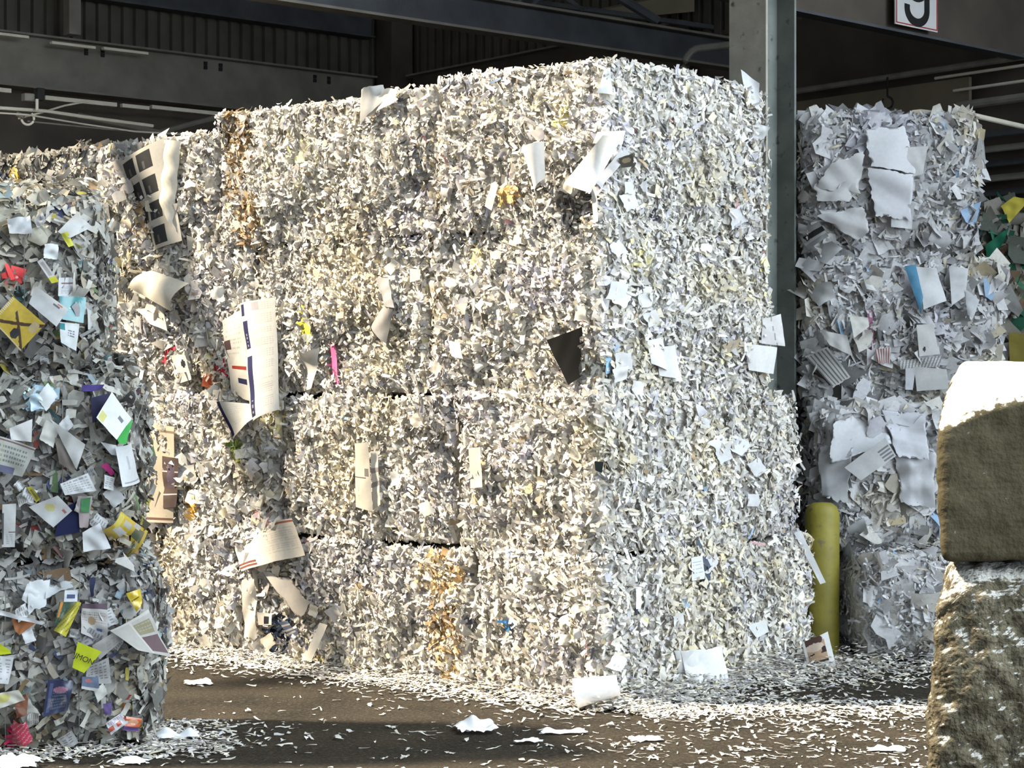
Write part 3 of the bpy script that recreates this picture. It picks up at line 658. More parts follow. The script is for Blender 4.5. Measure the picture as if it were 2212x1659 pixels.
sheet('magenta_scrap', [(216, 1005), (232, 998), (250, 1024), (240, 1028)], plain((.50, .05, .22)), (6, 6), .08, (0, 0, 0, 0), .01, 0, 'magenta scrap', torn=.06)
tab = over(plain((.52, .53, .50)), (rect(0, .05, 1, .10), (.22, .14, .14)), (lines(.05, .2, .9, .75, 4, .5, .3), (.22, .26, .24)), (rect(0, .8, .7, 1), (.16, .17, .26)), (rect(.28, .1, .31, .8), (.5, .52, .3)))
sheet('printed_timetable', [(-20, 935), (78, 968), (48, 1030), (-20, 1015)], tab, (50, 44), .08, (0, .03, .03, 0), .01, 0, 'printed table sheet with green rows')
sheet('paper_sheet', [(108, 905), (185, 960), (165, 1015), (130, 945)], plain((.60, .61, .60)), (12, 12), .08, (0, .04, .02, 0), .012)
sheet('paper_sheet', [(118, 945), (178, 958), (160, 1020), (128, 1000)], plain((.36, .33, .30)), (12, 12), .06, (0, .02, .02, 0), .012)
sheet('paper_sheet', [(20, 925), (70, 905), (68, 955), (24, 950)], plain((.62, .62, .62)), (8, 8), .07, (0, .0, .0, 0), .02)
sheet('printed_letter', [(130, 1045), (190, 1022), (208, 1060), (140, 1070)], txt(5), (24, 20), .09, (0, 0, .03, .02), .008)
sheet('printed_letter', [(225, 1025), (248, 1032), (245, 1060), (225, 1055)], txt(5), (12, 16), .08, (0, 0, 0, 0), .006)
sheet('green_card', [(176, 1078), (196, 1074), (192, 1108), (174, 1106)], plain((.10, .32, .14)), (6, 8), .085, (0, 0, 0, 0), .003, 0, 'green printed patch')
sheet('pale_pink_card', [(168, 1072), (200, 1072), (190, 1140), (172, 1140)], plain((.52, .45, .46)), (8, 10), .075, (0, 0, 0, 0), .004, 0, 'pale pink card')
sheet('navy_card', [(130, 1100), (168, 1082), (172, 1150), (118, 1160)], plain((.02, .025, .08)), (8, 8), .06, (0, 0, 0, 0), .006, 0, 'dark navy card')
sheet('printed_letter', [(62, 1095), (125, 1070), (156, 1103), (115, 1140)], over(plain(W2), (disc(.5, .35, .15, .2), (.66, .64, .3)), (disc(.75, .8, .06, .12), (.5, .2, .2))), (20, 20), .10, (0, .02, .03, .02), .008, 0, 'white letter with pale yellow print')
sheet('printed_letter', [(5, 1090), (35, 1088), (32, 1182), (4, 1182)], over(plain((.60, .62, .62)), (rect(.0, .2, .12, .95), (.12, .12, .14)), (rect(.5, .64, 1, .66), (.1, .1, .1)), (lines(.3, .7, .8, .95, 6, .4, .2), (.4, .4, .42))), (16, 50), .09, (0, 0, 0, 0), .004)
sheet('yellow_strip', [(58, 1052), (68, 1050), (88, 1078), (78, 1086)], over(plain((.44, .40, .06)), (rect(.3, .2, .6, .9), (.15, .14, .05))), (8, 10), .08, (0, 0, 0, 0), .004, 0, 'yellow green strip')
pkg = over(plain((.60, .45, .05)), (rect(.3, .1, .55, .4), (.62, .63, .62)), (rect(.45, .0, .95, .16), (.66, .58, .12)), (rect(.55, .55, .9, .9), (.10, .13, .08)), (rect(.68, .2, .88, .42), (.5, .5, .45)), (rect(.86, .46, 1, .72), (.55, .55, .52)))
sheet('yellow_packaging', [(220, 1145), (262, 1105), (322, 1150), (272, 1205)], pkg, (34, 34), .11, (.02, .02, .05, .04), .008, .02, 'yellow printed packaging', M_GLOSS)
sheet('paper_sheet', [(178, 1150), (215, 1130), (240, 1185), (180, 1192)], plain((.64, .66, .68)), (10, 10), .09, (0, 0, .02, .02), .015)
sheet('light_blue_film', [(62, 850), (98, 842), (100, 885), (66, 890)], plain((.44, .58, .66)), (8, 8), .06, (0, 0, 0, 0), .02, 0, 'light blue film', M_GLOSS, torn=.08)
# bottom bale
sheet('yellow_packaging', [(160, 1300), (176, 1302), (142, 1376), (116, 1362)], over(plain((.52, .48, .06)), (slant(3, 3, .1, .9, .3), (.3, .26, .05))), (14, 30), .10, (.02, .03, .03, .02), .006, .03, 'curved yellow package', M_GLOSS)
sheet('green_packaging', [(128, 1300), (165, 1302), (140, 1355), (118, 1350)], over(plain((.05, .10, .06)), (rect(.1, .0, .25, .65), (.65, .25, .05)), (slant(2, 5, .3, .9, .15), (.2, .25, .1))), (24, 24), .085, (0, 0, 0, 0), .006, 0, 'dark green package with an orange bar', M_GLOSS)
sheet('white_label', [(140, 1275), (168, 1275), (167, 1300), (138, 1300)], over(plain((.62, .65, .68)), (rect(.2, .35, .8, .75), (.08, .1, .2))), (16, 14), .09, (0, 0, 0, 0), .003, 0, 'white label with a navy box')
sheet('yellow_scrap', [(272, 1282), (302, 1272), (308, 1300), (295, 1322)], over(plain((.60, .45, .04)), (rect(.1, .45, .7, .52), (.15, .11, .02))), (14, 14), .09, (0, 0, 0, 0), .006, .01, 'yellow carton scrap', M_GLOSS)
mag = over(plain((.44, .43, .42)), (rect(0, 0, 1, .16), (.10, .07, .09)), (lines(.05, .25, .9, .55, 5, .5, .35), (.26, .23, .2)), (rect(.6, .68, .8, 1), (.10, .14, .28)), (disc(.4, .5, .15, .12), (.3, .22, .14)))
sheet('magazine_page', [(178, 1304), (232, 1304), (232, 1392), (175, 1368)], mag, (34, 40), .07, (0, 0, .0, 0), .012, 0, 'grey magazine page')
nt_ = over(plain((.50, .49, .46)), (rect(.45, .15, .9, .45), (.32, .30, .2)), (lines(.5, .18, .88, .42, 5, .4, .2), (.42, .4, .3)), (rect(.45, .5, .95, .9), (.16, .11, .12)), (lambda u, v: np.abs(u - .42) < .02, (.62, .6, .57)), (rect(0, 0, 1, .05), (.6, .59, .55)))
sheet('newspaper_page', [(235, 1362), (322, 1316), (366, 1420), (300, 1405)], nt_, (40, 34), .13, (.02, .07, .10, .06), .012, .02, 'folded newspaper page sticking out', bale=B0)
sheet('newspaper_page', [(198, 1395), (322, 1318), (300, 1350), (215, 1425)], over(plain((.40, .39, .38)), (lines(.2, .3, .8, .9, 5, .4, .3), (.3, .29, .29))), (24, 20), .10, (.0, .05, .04, .0), .015, .02, bale=B0)
LIME = (.52, .60, .03)
LM = sheet('lime_sheet', [(168, 1386), (220, 1408), (182, 1454), (156, 1442)], plain(LIME), (14, 14), .10, (.02, .02, .02, .02), .003, 0, 'lime green sheet with black letters')
sheet('lime_sheet', [(-12, 1382), (22, 1405), (24, 1412), (-12, 1416)], plain((.58, .66, .03)), (8, 8), .09, (0, 0, 0, 0), .004, 0, 'lime green sheet')
sheet('navy_packaging', [(104, 1468), (160, 1470), (146, 1535), (92, 1550)], over(plain((.03, .04, .09)), (disc(.55, .28, .28, .10), (.3, .15, .22)), (lines(.25, .35, .85, .9, 6, .45, .4), (.12, .16, .22)), (rect(.1, .1, .22, .9), (.08, .1, .22))), (30, 34), .08, (0, 0, 0, 0), .012, 0, 'dark navy package', M_GLOSS)
sheet('red_packaging', [(28, 1552), (56, 1556), (74, 1605), (22, 1608)], over(plain((.50, .05, .10)), (slant(5, 3, 0, 1, .2), (.6, .22, .25))), (20, 20), .10, (0, 0, 0, 0), .02, .02, 'crumpled red package', M_GLOSS, torn=.05)
sheet('striped_packaging', [(228, 1562), (262, 1540), (278, 1560), (240, 1588)], over(plain((.62, .62, .66)), (slant(0, 2.2, .45, .8, .6), (.50, .10, .06)), (lines(.1, .1, .9, .4, 3, .4, .2), (.3, .2, .3))), (24, 20), .09, (0, 0, 0, 0), .008, 0, 'white and red package', M_GLOSS)
sheet('foil_packaging', [(274, 1548), (306, 1552), (300, 1580), (266, 1578)], over(plain((.52, .12, .04)), (disc(.5, .3, .3, .18), (.65, .35, .2)), (rect(0, .7, 1, 1), (.12, .06, .22))), (16, 16), .09, (0, 0, 0, 0), .014, 0, 'orange red foil package', M_GLOSS)
sheet('printed_letter', [(-15, 1415), (30, 1420), (18, 1478), (-15, 1475)], txt(7), (16, 20), .08, (0, 0, .02, 0), .008)
sheet('printed_letter', [(-15, 1500), (40, 1490), (55, 1512), (-15, 1535)], over(plain((.62, .62, .56)), (disc(.35, .4, .25, .3), (.62, .60, .22))), (20, 16), .09, (0, 0, .0, 0), .008, 0, 'white sheet with pale yellow print')
sheet('orange_packaging', [(25, 1335), (78, 1345), (42, 1372), (32, 1362)], plain((.30, .12, .05)), (10, 10), .07, (0, 0, .0, 0), .012, 0, 'rust orange scrap')
sheet('paper_sheet', [(0, 1318), (98, 1345), (90, 1350), (-5, 1328)], plain((.66, .68, .70)), (14, 6), .10, (0, 0, .0, 0), .012)
sheet('paper_sheet', [(100, 1240), (150, 1220), (160, 1265), (95, 1300)], plain((.62, .66, .68)), (12, 12), .07, (0, 0, .0, 0), .02, torn=.06)
sheet('paper_sheet', [(55, 1255), (110, 1250), (100, 1310), (60, 1330)], plain((.64, .67, .69)), (12, 12), .07, (0, 0, .0, 0), .02, torn=.06)
sheet('printed_letter', [(188, 1440), (235, 1420), (240, 1475), (185, 1480)], txt(6, (.2, .2, .22), (.42, .42, .42)), (20, 20), .07, (0, 0, .0, 0), .01)
sheet('magazine_page', [(178, 1462), (212, 1462), (215, 1495), (176, 1488)], over(plain((.16, .20, .30)), (disc(.4, .3, .2, .15), (.5, .2, .2)), (rect(0, .8, 1, 1), (.55, .55, .55))), (16, 14), .08, (0, 0, .0, 0), .006, 0, 'blue magazine picture')
sheet('purple_packaging', [(222, 1520), (242, 1518), (240, 1545), (226, 1542)], plain((.14, .10, .26)), (6, 8), .08, (0, 0, .0, 0), .006, 0, 'purple package', M_GLOSS)
sheet('printed_letter', [(122, 1598), (155, 1578), (170, 1605), (142, 1618)], txt(4), (12, 12), .10, (0, 0, .02, .02), .006)
sheet('brown_scrap', [(32, 1510), (62, 1495), (58, 1545), (36, 1552)], plain((.20, .08, .05)), (8, 8), .07, (0, 0, .0, 0), .01, 0, 'brown red package', M_GLOSS)
for k in range(46):
    px, py = rng.uniform(5, 270), rng.uniform(440, 1560)
    s = rng.uniform(14, 34); a = rng.uniform(0, 6.28)
    q = [(px + s * math.cos(a + t) * e, py + s * math.sin(a + t)) for t, e in ((0, 1), (1.4, .8), (3.1, 1), (4.6, .7))]
    if all((hit(x, y) is not None and hit(x, y)[1] in LST) for x, y in q):
        c = [(.62, .64, .65), (.50, .51, .52), (.40, .39, .37), (.58, .58, .54), (.30, .30, .31)][k % 5]
        sheet('paper_sheet' if k % 2 else 'printed_letter', q, plain(c) if k % 2 else txt(5, tuple(x * .55 for x in c), c), (12, 12), .05, tuple(rng.uniform(0, .03, 4)), .012, 0, torn=.05)

# --- right background stack
sheet('paper_sheet', [(1862, 275), (1955, 270), (1985, 380), (1880, 360)], plain((.72, .73, .76)), (18, 18), .07, (0, 0, .02, .02), .03, .006, torn=.07, label='large crumpled white sheet')
sheet('paper_sheet', [(1870, 360), (1980, 375), (1970, 480), (1890, 470)], plain((.72, .73, .77)), (18, 18), .08, (0, 0, .02, .02), .035, .006, torn=.07, label='large crumpled white sheet')
sheet('paper_sheet', [(1955, 318), (2004, 316), (1994, 375), (1965, 385)], plain((.68, .68, .68)), (10, 10), .08, (0, .02, .02, .0), .008)
sheet('paper_sheet', [(1795, 350), (1870, 320), (1860, 420), (1752, 410)], plain((.60, .60, .60)), (14, 14), .07, (0, 0, .02, .0), .03, .006, torn=.08)
sheet('paper_sheet', [(1752, 395), (1850, 390), (1840, 440), (1765, 435)], plain((.62, .62, .62)), (14, 10), .08, (0, 0, .02, .0), .02, .006, torn=.07)
sheet('paper_sheet', [(1722, 238), (1758, 240), (1745, 300), (1722, 320)], plain((.64, .66, .68)), (8, 10), .06, (0, 0, .0, .0), .006)
sheet('paper_sheet', [(1758, 465), (1870, 440), (1880, 500), (1855, 525)], plain((.60, .60, .61)), (14, 14), .08, (0, 0, .02, .02), .03, .006, torn=.08)
sheet('paper_sheet', [(1925, 445), (1975, 440), (1970, 495), (1925, 490)], plain((.70, .71, .73)), (8, 8), .07, (0, 0, .0, .0), .015)
bx = over(plain((.60, .60, .60)), (lambda u, v: (np.abs(v - .45 + .0 * u) < .13) & (u > .1), (.05, .05, .05)), (lambda u, v: v > .75, (.34, .35, .36)))
sheet('striped_carton', [(1722, 505), (1768, 478), (1790, 510), (1745, 540)], bx, (20, 20), .08, (0, 0, .03, .02), .006, 0, 'white carton with a black stripe')
sheet('paper_sheet', [(1725, 545), (1795, 520), (1818, 535), (1785, 570)], plain((.64, .65, .66)), (10, 10), .09, (0, 0, .03, .02), .012)
sheet('printed_sheet', [(1745, 562), (1800, 555), (1802, 575), (1748, 580)], over(plain((.62, .62, .62)), (rect(.0, .2, 1, .38), (.2, .12, .1)), (rect(0, .6, 1, .78), (.16, .12, .1))), (12, 16), .08, (0, 0, .0, .0), .008, 0, 'white sheet with two brown stripes')
sheet('blue_folder', [(1954, 575), (1978, 572), (1994, 640), (1990, 680)], plain((.10, .27, .42)), (12, 20), .09, (0, 0, .02, .03), .006, .006, 'blue folder')
sheet('paper_sheet', [(1980, 575), (2022, 580), (2045, 650), (1996, 668)], plain((.64, .65, .66)), (12, 14), .08, (0, 0, .0, .02), .012, .006)
sheet('paper_sheet', [(2050, 575), (2092, 580), (2085, 640), (2056, 660)], plain((.64, .65, .67)), (10, 12), .08, (0, 0, .0, .02), .012, .006)
sheet('paper_sheet', [(2085, 625), (2116, 648), (2100, 690), (2090, 680)], plain((.56, .58, .60)), (8, 10), .09, (0, 0, .0, .0), .008, .006)
sheet('blue_sheet', [(2075, 455), (2118, 435), (2108, 490), (2085, 480)], plain((.32, .45, .62)), (10, 10), .06, (0, 0, .0, .0), .012, 0, 'light blue sheet')
sheet('blue_sheet', [(2098, 488), (2125, 490), (2115, 522), (2098, 522)], plain((.28, .42, .60)), (8, 8), .06, (0, 0, .0, .0), .012, 0, 'light blue sheet')
sheet('blue_sheet', [(2124, 600), (2154, 622), (2142, 650), (2128, 640)], plain((.30, .43, .60)), (8, 8), .05, (0, 0, .0, .0), .004, 0, 'light blue sheet')
sheet('paper_sheet', [(2108, 660), (2160, 655), (2168, 700), (2150, 715)], plain((.60, .60, .60)), (10, 10), .06, (0, 0, .0, .0), .02, torn=.08)
sheet('paper_sheet', [(2130, 745), (2185, 738), (2180, 790), (2148, 790)], plain((.62, .61, .61)), (10, 10), .06, (0, 0, .0, .0), .02, torn=.08)
sheet('paper_sheet', [(1728, 620), (1795, 608), (1804, 640), (1770, 662)], plain((.64, .65, .66)), (10, 10), .09, (0, 0, .02, .02), .012, .006)
sheet('pink_strip', [(1874, 672), (1885, 672), (1892, 795), (1880, 780)], plain((.52, .22, .36)), (4, 20), .015, (0, 0, .0, .0), .006, 0, 'pink strip')
sheet('striped_sheet', [(1738, 770), (1788, 748), (1838, 815), (1800, 838)], over(plain((.66, .66, .65)), (slant(0, 6, .05, .95, .42), (.22, .22, .23))), (40, 24), .10, (0, 0, .03, .03), .008, 0, 'white sheet with dark grey stripes', torn=.015)
sheet('striped_sheet', [(1890, 755), (1925, 750), (1922, 785), (1896, 785)], over(plain((.62, .60, .58)), (slant(0, 6, 0, 1, .45), (.30, .10, .10))), (30, 12), .08, (0, 0, .0, .0), .006, 0, 'white sheet with red stripes')
sheet('striped_sheet', [(1942, 780), (2035, 768), (2030, 792), (1945, 798)], over(plain((.56, .56, .55)), (slant(.8, 12, 0, 1, .45), (.24, .24, .25))), (60, 12), .07, (0, 0, .0, .0), .01, 0, 'strip of grey diagonal stripes')
sheet('paper_sheet', [(1835, 682), (1875, 686), (1878, 705), (1845, 730)], plain((.66, .65, .60)), (8, 8), .09, (0, 0, .0, .02), .012)
sheet('paper_sheet', [(1980, 702), (2015, 700), (2030, 765), (1986, 770)], over(plain((.64, .64, .63)), (disc(.28, .78, .07, .08), (.06, .06, .06))), (20, 24), .08, (0, 0, .0, .0), .004, 0, 'white sheet with a black dot')
sheet('paper_sheet', [(1975, 792), (2045, 798), (2050, 840), (1980, 845)], plain((.62, .63, .62)), (10, 8), .08, (0, 0, .0, .0), .006)
sheet('paper_sheet', [(1956, 795), (1978, 795), (1972, 842), (1956, 842)], plain((.68, .70, .74)), (6, 8), .09, (0, 0, .0, .0), .003)
sheet('paper_sheet', [(1770, 712), (1830, 725), (1842, 770), (1792, 745)], plain((.62, .62, .61)), (10, 10), .09, (0, 0, .0, .0), .015)
sheet('dark_cardboard', [(1726, 815), (1775, 790), (1830, 850), (1790, 875)], plain((.15, .15, .15)), (10, 10), .05, (0, 0, .0, .0), .015, 0, 'dark grey board')
# crumpled second bale
sheet('crumpled_sheet', [(1800, 910), (1900, 868), (1935, 960), (1785, 1010)], plain((.66, .68, .71)), (22, 22), .10, (0, 0, .02, .02), .04, .006, 'crumpled white film', torn=.07)
sheet('crumpled_sheet', [(1895, 880), (2000, 890), (2010, 1000), (1940, 990)], plain((.66, .67, .72)), (22, 22), .09, (0, 0, .02, .02), .04, .006, 'crumpled white film', torn=.07)
sheet('crumpled_sheet', [(1765, 960), (1850, 960), (1830, 1090), (1770, 1080)], plain((.62, .64, .67)), (18, 18), .08, (0, 0, .02, .02), .04, .006, 'crumpled white film', torn=.07)
sheet('crumpled_sheet', [(1930, 980), (2025, 970), (2020, 1100), (1945, 1090)], plain((.60, .61, .64)), (18, 18), .07, (0, 0, .0, .0), .04, .006, 'crumpled white film', torn=.07)
sheet('printed_sheet', [(1824, 1010), (1912, 945), (1936, 985), (1860, 1038)], over(plain((.64, .65, .66)), (lambda u, v: (u > .72) & (u < .98) & (v > .3) & (v < .9) & (((v * 6) % 1) < .4), (.25, .25, .27))), (34, 24), .15, (0, .02, .04, .04), .006, 0, 'white folded sheet with a short black print')
sheet('paper_sheet', [(1740, 935), (1790, 912), (1792, 960), (1780, 980)], plain((.56, .58, .60)), (10, 10), .07, (0, 0, .0, .0), .01)
sheet('paper_sheet', [(1828, 1140), (1866, 1118), (1876, 1150), (1848, 1188)], plain((.58, .60, .62)), (8, 8), .08, (0, 0, .02, .0), .008, bale=RST[1])
sheet('paper_sheet', [(1808, 1212), (1832, 1170), (1858, 1228), (1850, 1232)], plain((.58, .60, .62)), (8, 8), .08, (0, 0, .02, .0), .008)
sheet('yellow_bag', [(2162, 445), (2190, 425), (2225, 430), (2180, 482)], plain((.42, .36, .05)), (10, 10), .08, (0, 0, .0, .0), .015, 0, 'mustard yellow plastic')
sheet('green_bag', [(2128, 530), (2180, 490), (2170, 520), (2135, 575)], plain((.01, .11, .06)), (10, 10), .08, (0, 0, .0, .0), .015, 0, 'dark green plastic')
sheet('cardboard_sheet', [(2158, 650), (2182, 612), (2210, 670), (2200, 685)], plain((.26, .26, .25)), (8, 8), .08, (0, 0, .0, .0), .008, 0, 'grey card')
sheet('yellow_bag', [(2178, 720), (2215, 718), (2215, 785), (2180, 780)], plain((.18, .15, .03)), (8, 8), .08, (0, 0, .0, .0), .012, 0, 'olive yellow plastic')

# ------------------------------------------------------------------ tubes, boxes, wires
def tube(pts, r, n=8):
    pts = np.asarray(pts, float); V = []; k = len(pts)
    for i in range(k):
        d = pts[min(i + 1, k - 1)] - pts[max(i - 1, 0)]; d /= np.linalg.norm(d)
        u = np.cross(d, [0, 0, 1.0]) if abs(d[2]) < .95 else np.cross(d, [1.0, 0, 0]); u /= np.linalg.norm(u); w = np.cross(u, d)
        for j in range(n):
            a = 2 * math.pi * j / n; V.append(pts[i] + r * (math.cos(a) * u + math.sin(a) * w))
    f = [[i * n + j, i * n + (j + 1) % n, (i + 1) * n + (j + 1) % n, (i + 1) * n + j] for i in range(k - 1) for j in range(n)]
    f += [list(range(n))[::-1], [(k - 1) * n + j for j in range(n)]]
    return np.array(V), f

def obox(c, ax, ay, az, hx, hy, hz):
    V = np.array([c + sx * hx * ax + sy * hy * ay + sz * hz * az for sx in (-1, 1) for sy in (-1, 1) for sz in (-1, 1)])
    f = [[0, 1, 3, 2], [4, 6, 7, 5], [0, 4, 5, 1], [2, 3, 7, 6], [0, 2, 6, 4], [1, 5, 7, 3]]
    return V, f

def bevel(o, w=.006, seg=2):
    m = o.modifiers.new('bevel', 'BEVEL'); m.width = w; m.segments = seg; m.limit_method = 'ANGLE'
    return o

for b in LST:
    for u in (-.72, -.28, .18, .60):
        q = np.array([[u, -1, t] for t in np.linspace(-.95, .95, 14)])
        P, N = b.surf(q)
        V, f = tube(P + N * .03, .0022, 5)
        mesh_obj('baling_wire', V, f, M_WIRE, b.root, label='thin steel wire')

# letters on the lime sheet
def text_mesh(s, size):
    cu = bpy.data.curves.new('letters', 'FONT'); cu.body = s; cu.size = size; cu.align_x = 'CENTER'; cu.align_y = 'CENTER'; cu.extrude = .0005
    to = bpy.data.objects.new('letters', cu); C.objects.link(to)
    bpy.context.view_layer.update()
    me = bpy.data.meshes.new_from_object(to.evaluated_get(bpy.context.evaluated_depsgraph_get()))
    v = np.array([list(p.co) for p in me.vertices]); f = [list(p.vertices) for p in me.polygons]
    bpy.data.objects.remove(to); bpy.data.curves.remove(cu); bpy.data.meshes.remove(me)
    return v, f
v, f = text_mesh('JMON', .038)
lv = np.array([list(p.co) for p in LM.data.vertices]) + np.array(B0.root.location)
cen = lv.mean(0); d1 = lv[14 * 15] - lv[0]; d1 /= np.linalg.norm(d1); nn = np.cross(d1, lv[14] - lv[0]); nn /= np.linalg.norm(nn)
if nn @ (CAM - cen) < 0: nn = -nn
d2 = np.cross(nn, d1)
mesh_obj('printed_letters', cen + nn * .012 + v[:, 0:1] * d1 + v[:, 1:2] * d2 + v[:, 2:3] * nn, f, M_INK, B0.root, label='black letters on the lime sheet')

# ------------------------------------------------------------------ the building
bR = np.array([math.cos(math.radians(40)), math.sin(math.radians(40)), 0])
bL = np.array([-bR[1], bR[0], 0])
C0 = np.array([-1.41, 24.3, 0])
# floor
o = mesh_obj('floor', [(-40, -6, 0), (40, -6, 0), (40, 50, 0), (-40, 50, 0)], [[0, 1, 2, 3]], M_ASPH); tag(o, kind='structure')
# ribbed walls
def ribbed(name, p0, d, inward, length, z0, z1, pitch=.155, depth=.05, mat=M_SIDING):
    V, f = [], []
    k = int(length / pitch)
    prof = []
    for i in range(k):
        a = i * pitch
        prof += [(a, 0), (a + pitch * .55, 0), (a + pitch * .62, depth), (a + pitch * .93, depth)]
    prof.append((k * pitch, 0))
    for (a, q) in prof:
        b = p0 + d * a - inward * q
        V += [b + Zv * z0, b + Zv * z1]
    for i in range(len(prof) - 1):
        f.append([2 * i, 2 * i + 2, 2 * i + 3, 2 * i + 1])
    # backing board
    n = len(V)
    for s in (0, k * pitch):
        b = p0 + d * s - inward * .12; V += [b + Zv * z0, b + Zv * z1]
    f.append([n, n + 2, n + 3, n + 1])
    return tag(mesh_obj(name, V, f, mat), kind='structure')
ribbed('wall_left', C0, -bR, -bL, 22, 5.35, 8.2)
ribbed('wall_right', C0, -bL, -bR, 22, 5.35, 8.2)
V, f = obox(C0 - bR * 11 + bL * .1 + Zv * 2.7, bR, bL, Zv, 11.2, .08, 2.7)
tag(mesh_obj('wall_left_lower', V, f, M_DARKBROWN), kind='structure')
V, f = obox(C0 - bL * 11 + bR * .1 + Zv * 2.7, bL, bR, Zv, 11.2, .08, 2.7)
tag(mesh_obj('wall_right_lower', V, f, M_DARKBROWN), kind='structure')
# roof deck with its eave just past the lit stack face
EAVE = CORNER - sR * 2.3
def corr_roof():
    # polygon in stack-aligned strip: from the eave line inwards
    V, f = [], []
    e = bL
    nrm = np.array([e[1], -e[0], 0]);  nrm = nrm if nrm @ sR > 0 else -nrm
    L0, L1 = -2.2, 24
    k = 60
    for i in range(k + 1):
        q = i / k * 18
        zo = 7.2 + (.05 if i % 2 else 0)
        V += [EAVE + e * L0 + nrm * q + Zv * zo, EAVE + e * L1 + nrm * q + Zv * zo]
    for i in range(k):
        f.append([2 * i, 2 * i + 1, 2 * i + 3, 2 * i + 2])
    n = len(V)
    V += [EAVE + e * L0 + Zv * 7.4, EAVE + e * L1 + Zv * 7.4, EAVE + e * L1 + nrm * 18 + Zv * 7.4, EAVE + e * L0 + nrm * 18 + Zv * 7.4]
    f.append([n, n + 1, n + 2, n + 3])
    return tag(mesh_obj('ceiling', V, f, M_DECK), kind='structure')
corr_roof()

def girder(name, label, cat_, p0, p1, zb, h, fw, mat, matf, group=None, tf=.022, bolts=0):
    p0 = np.array([p0[0], p0[1], 0.0]); p1 = np.array([p1[0], p1[1], 0.0])
    d = p1 - p0; L = np.linalg.norm(d); d /= L; w = np.array([-d[1], d[0], 0]); m = (p0 + p1) / 2
    r = empty(name, m + Zv * zb, label, cat_, group)
    V, f = obox(m + Zv * (zb + h / 2), d, w, Zv, L / 2, .012, h / 2 - tf); mesh_obj('web', V, f, mat, r)
    V, f = obox(m + Zv * (zb + tf / 2), d, w, Zv, L / 2, fw / 2, tf / 2); mesh_obj('bottom_flange', V, f, matf, r)
    V, f = obox(m + Zv * (zb + h - tf / 2), d, w, Zv, L / 2, fw / 2, tf / 2); mesh_obj('top_flange', V, f, matf, r)
    if bolts:
        for i in range(bolts):
            a = (i + .5) / bolts * L
            for q in (-.1, .1):
                for zz in (h * .78, h * .86):
                    V, f = obox(p0 + d * (a + q) - w * .02 + Zv * (zb + zz), d, w, Zv, .02, .012, .02); mesh_obj('bolt', V, f, M_BLACK, r)
    return r
# wall girder on the left wall (below the ribs)
gl0 = C0 - bR * 8 - bL * .14; gl1 = C0 - bL * .14 - bR * .5
girder('wall_girder', 'deep dusty steel girder along the left wall above the bales', 'girder', gl0, gl1, 4.93, .58, .24, M_STEEL, M_STEEL, bolts=5)
V, f = obox((gl0 + gl1) / 2 - bL * .05 + Zv * 5.2, bR, bL, Zv, 3.8, .03, .018)
# second beam higher on the same wall
girder('wall_girder', 'dark upper girder high on the left wall near the ribbed siding', 'girder', C0 - bR * 9 - bL * .12, C0 - bL * .12 - bR * .5, 5.98, .34, .2, M_STEELD, M_STEELD)
g3 = girder('wall_girder', 'brown girder along the right wall above the central stack', 'girder', C0 - bR * .14 - bL * .5, C0 - bR * .14 - bL * 5.2, 5.0, .52, .24, M_DARKBROWN, M_STEEL)
# corner post and left post
V, f = obox(C0 - bR * .22 - bL * .22 + Zv * 3.55, bR, bL, Zv, .16, .16, 3.55)
tag(bevel(mesh_obj('corner_post', V, f, M_DARKBROWN)), 'dark square steel post in the far corner of the shed', 'post')
pp = C0 - bR * 4.62 - bL * .36
V, f = obox(pp + Zv * 6.4, bR, bL, Zv, .07, .07, .88)
tag(bevel(mesh_obj('hanger_post', V, f, M_STEEL)), 'short steel post standing on the left wall girder', 'post')
# big cross beam in the middle
k = F * (4.8 - 1.78)
bm0 = np.array([(560 - PX) / F * (k / 830), k / 830]) ; bm1 = np.array([(1570 - PX) / F * (k / 680), k / 680])
dd = (bm1 - bm0) / np.linalg.norm(bm1 - bm0)
girder('roof_beam', 'long dark steel roof beam crossing above the central stack', 'beam', bm0 - dd * 5.5, bm1 + dd * .55, 4.8, .30, .16, M_STEELD, M_STEEL)
# right beam carrying the sign
k2 = F * (4.6 - 1.78)
rb0 = np.array([(1720 - PX) / F * (k2 / 800), k2 / 800]); rb1 = np.array([(2212 - PX) / F * (k2 / 700), k2 / 700])
de = (rb1 - rb0) / np.linalg.norm(rb1 - rb0)
girder('roof_beam', 'dark steel beam carrying the number sign at the upper right', 'beam', rb0 - de * 1.5, rb1 + de * .2, 4.6, .85, .14, M_DARKBROWN, M_STEELD)
# trusses and braces behind the cross beam
tr = empty('roof_truss', at(1120, 20, 19.5), 'dark open roof truss with slanting struts above the cross beam', 'truss')
for (a, b_) in (((1010, -10), (1105, 48)), ((1065, -10), (1118, 46)), ((1170, -12), (1122, 46)), ((1215, -10), (1260, 22))):
    V, f = tube([at(*a, 19.4), at(*b_, 19.4)], .022, 6); mesh_obj('strut', V, f, M_STEELD, tr)
V, f = tube([at(1118, -20, 19.4), at(1120, 52, 19.4)], .045, 8); mesh_obj('king_post', V, f, M_STEELD, tr)
V, f = tube([at(700, -60, 19.0), at(1560, 62, 20.2)], .03, 8); mesh_obj('chord', V, f, M_STEELD, tr)
V, f = tube([at(1330, -10, 19.0), at(1420, 45, 19.2)], .05, 8); mesh_obj('strut', V, f, M_STEELD, tr)
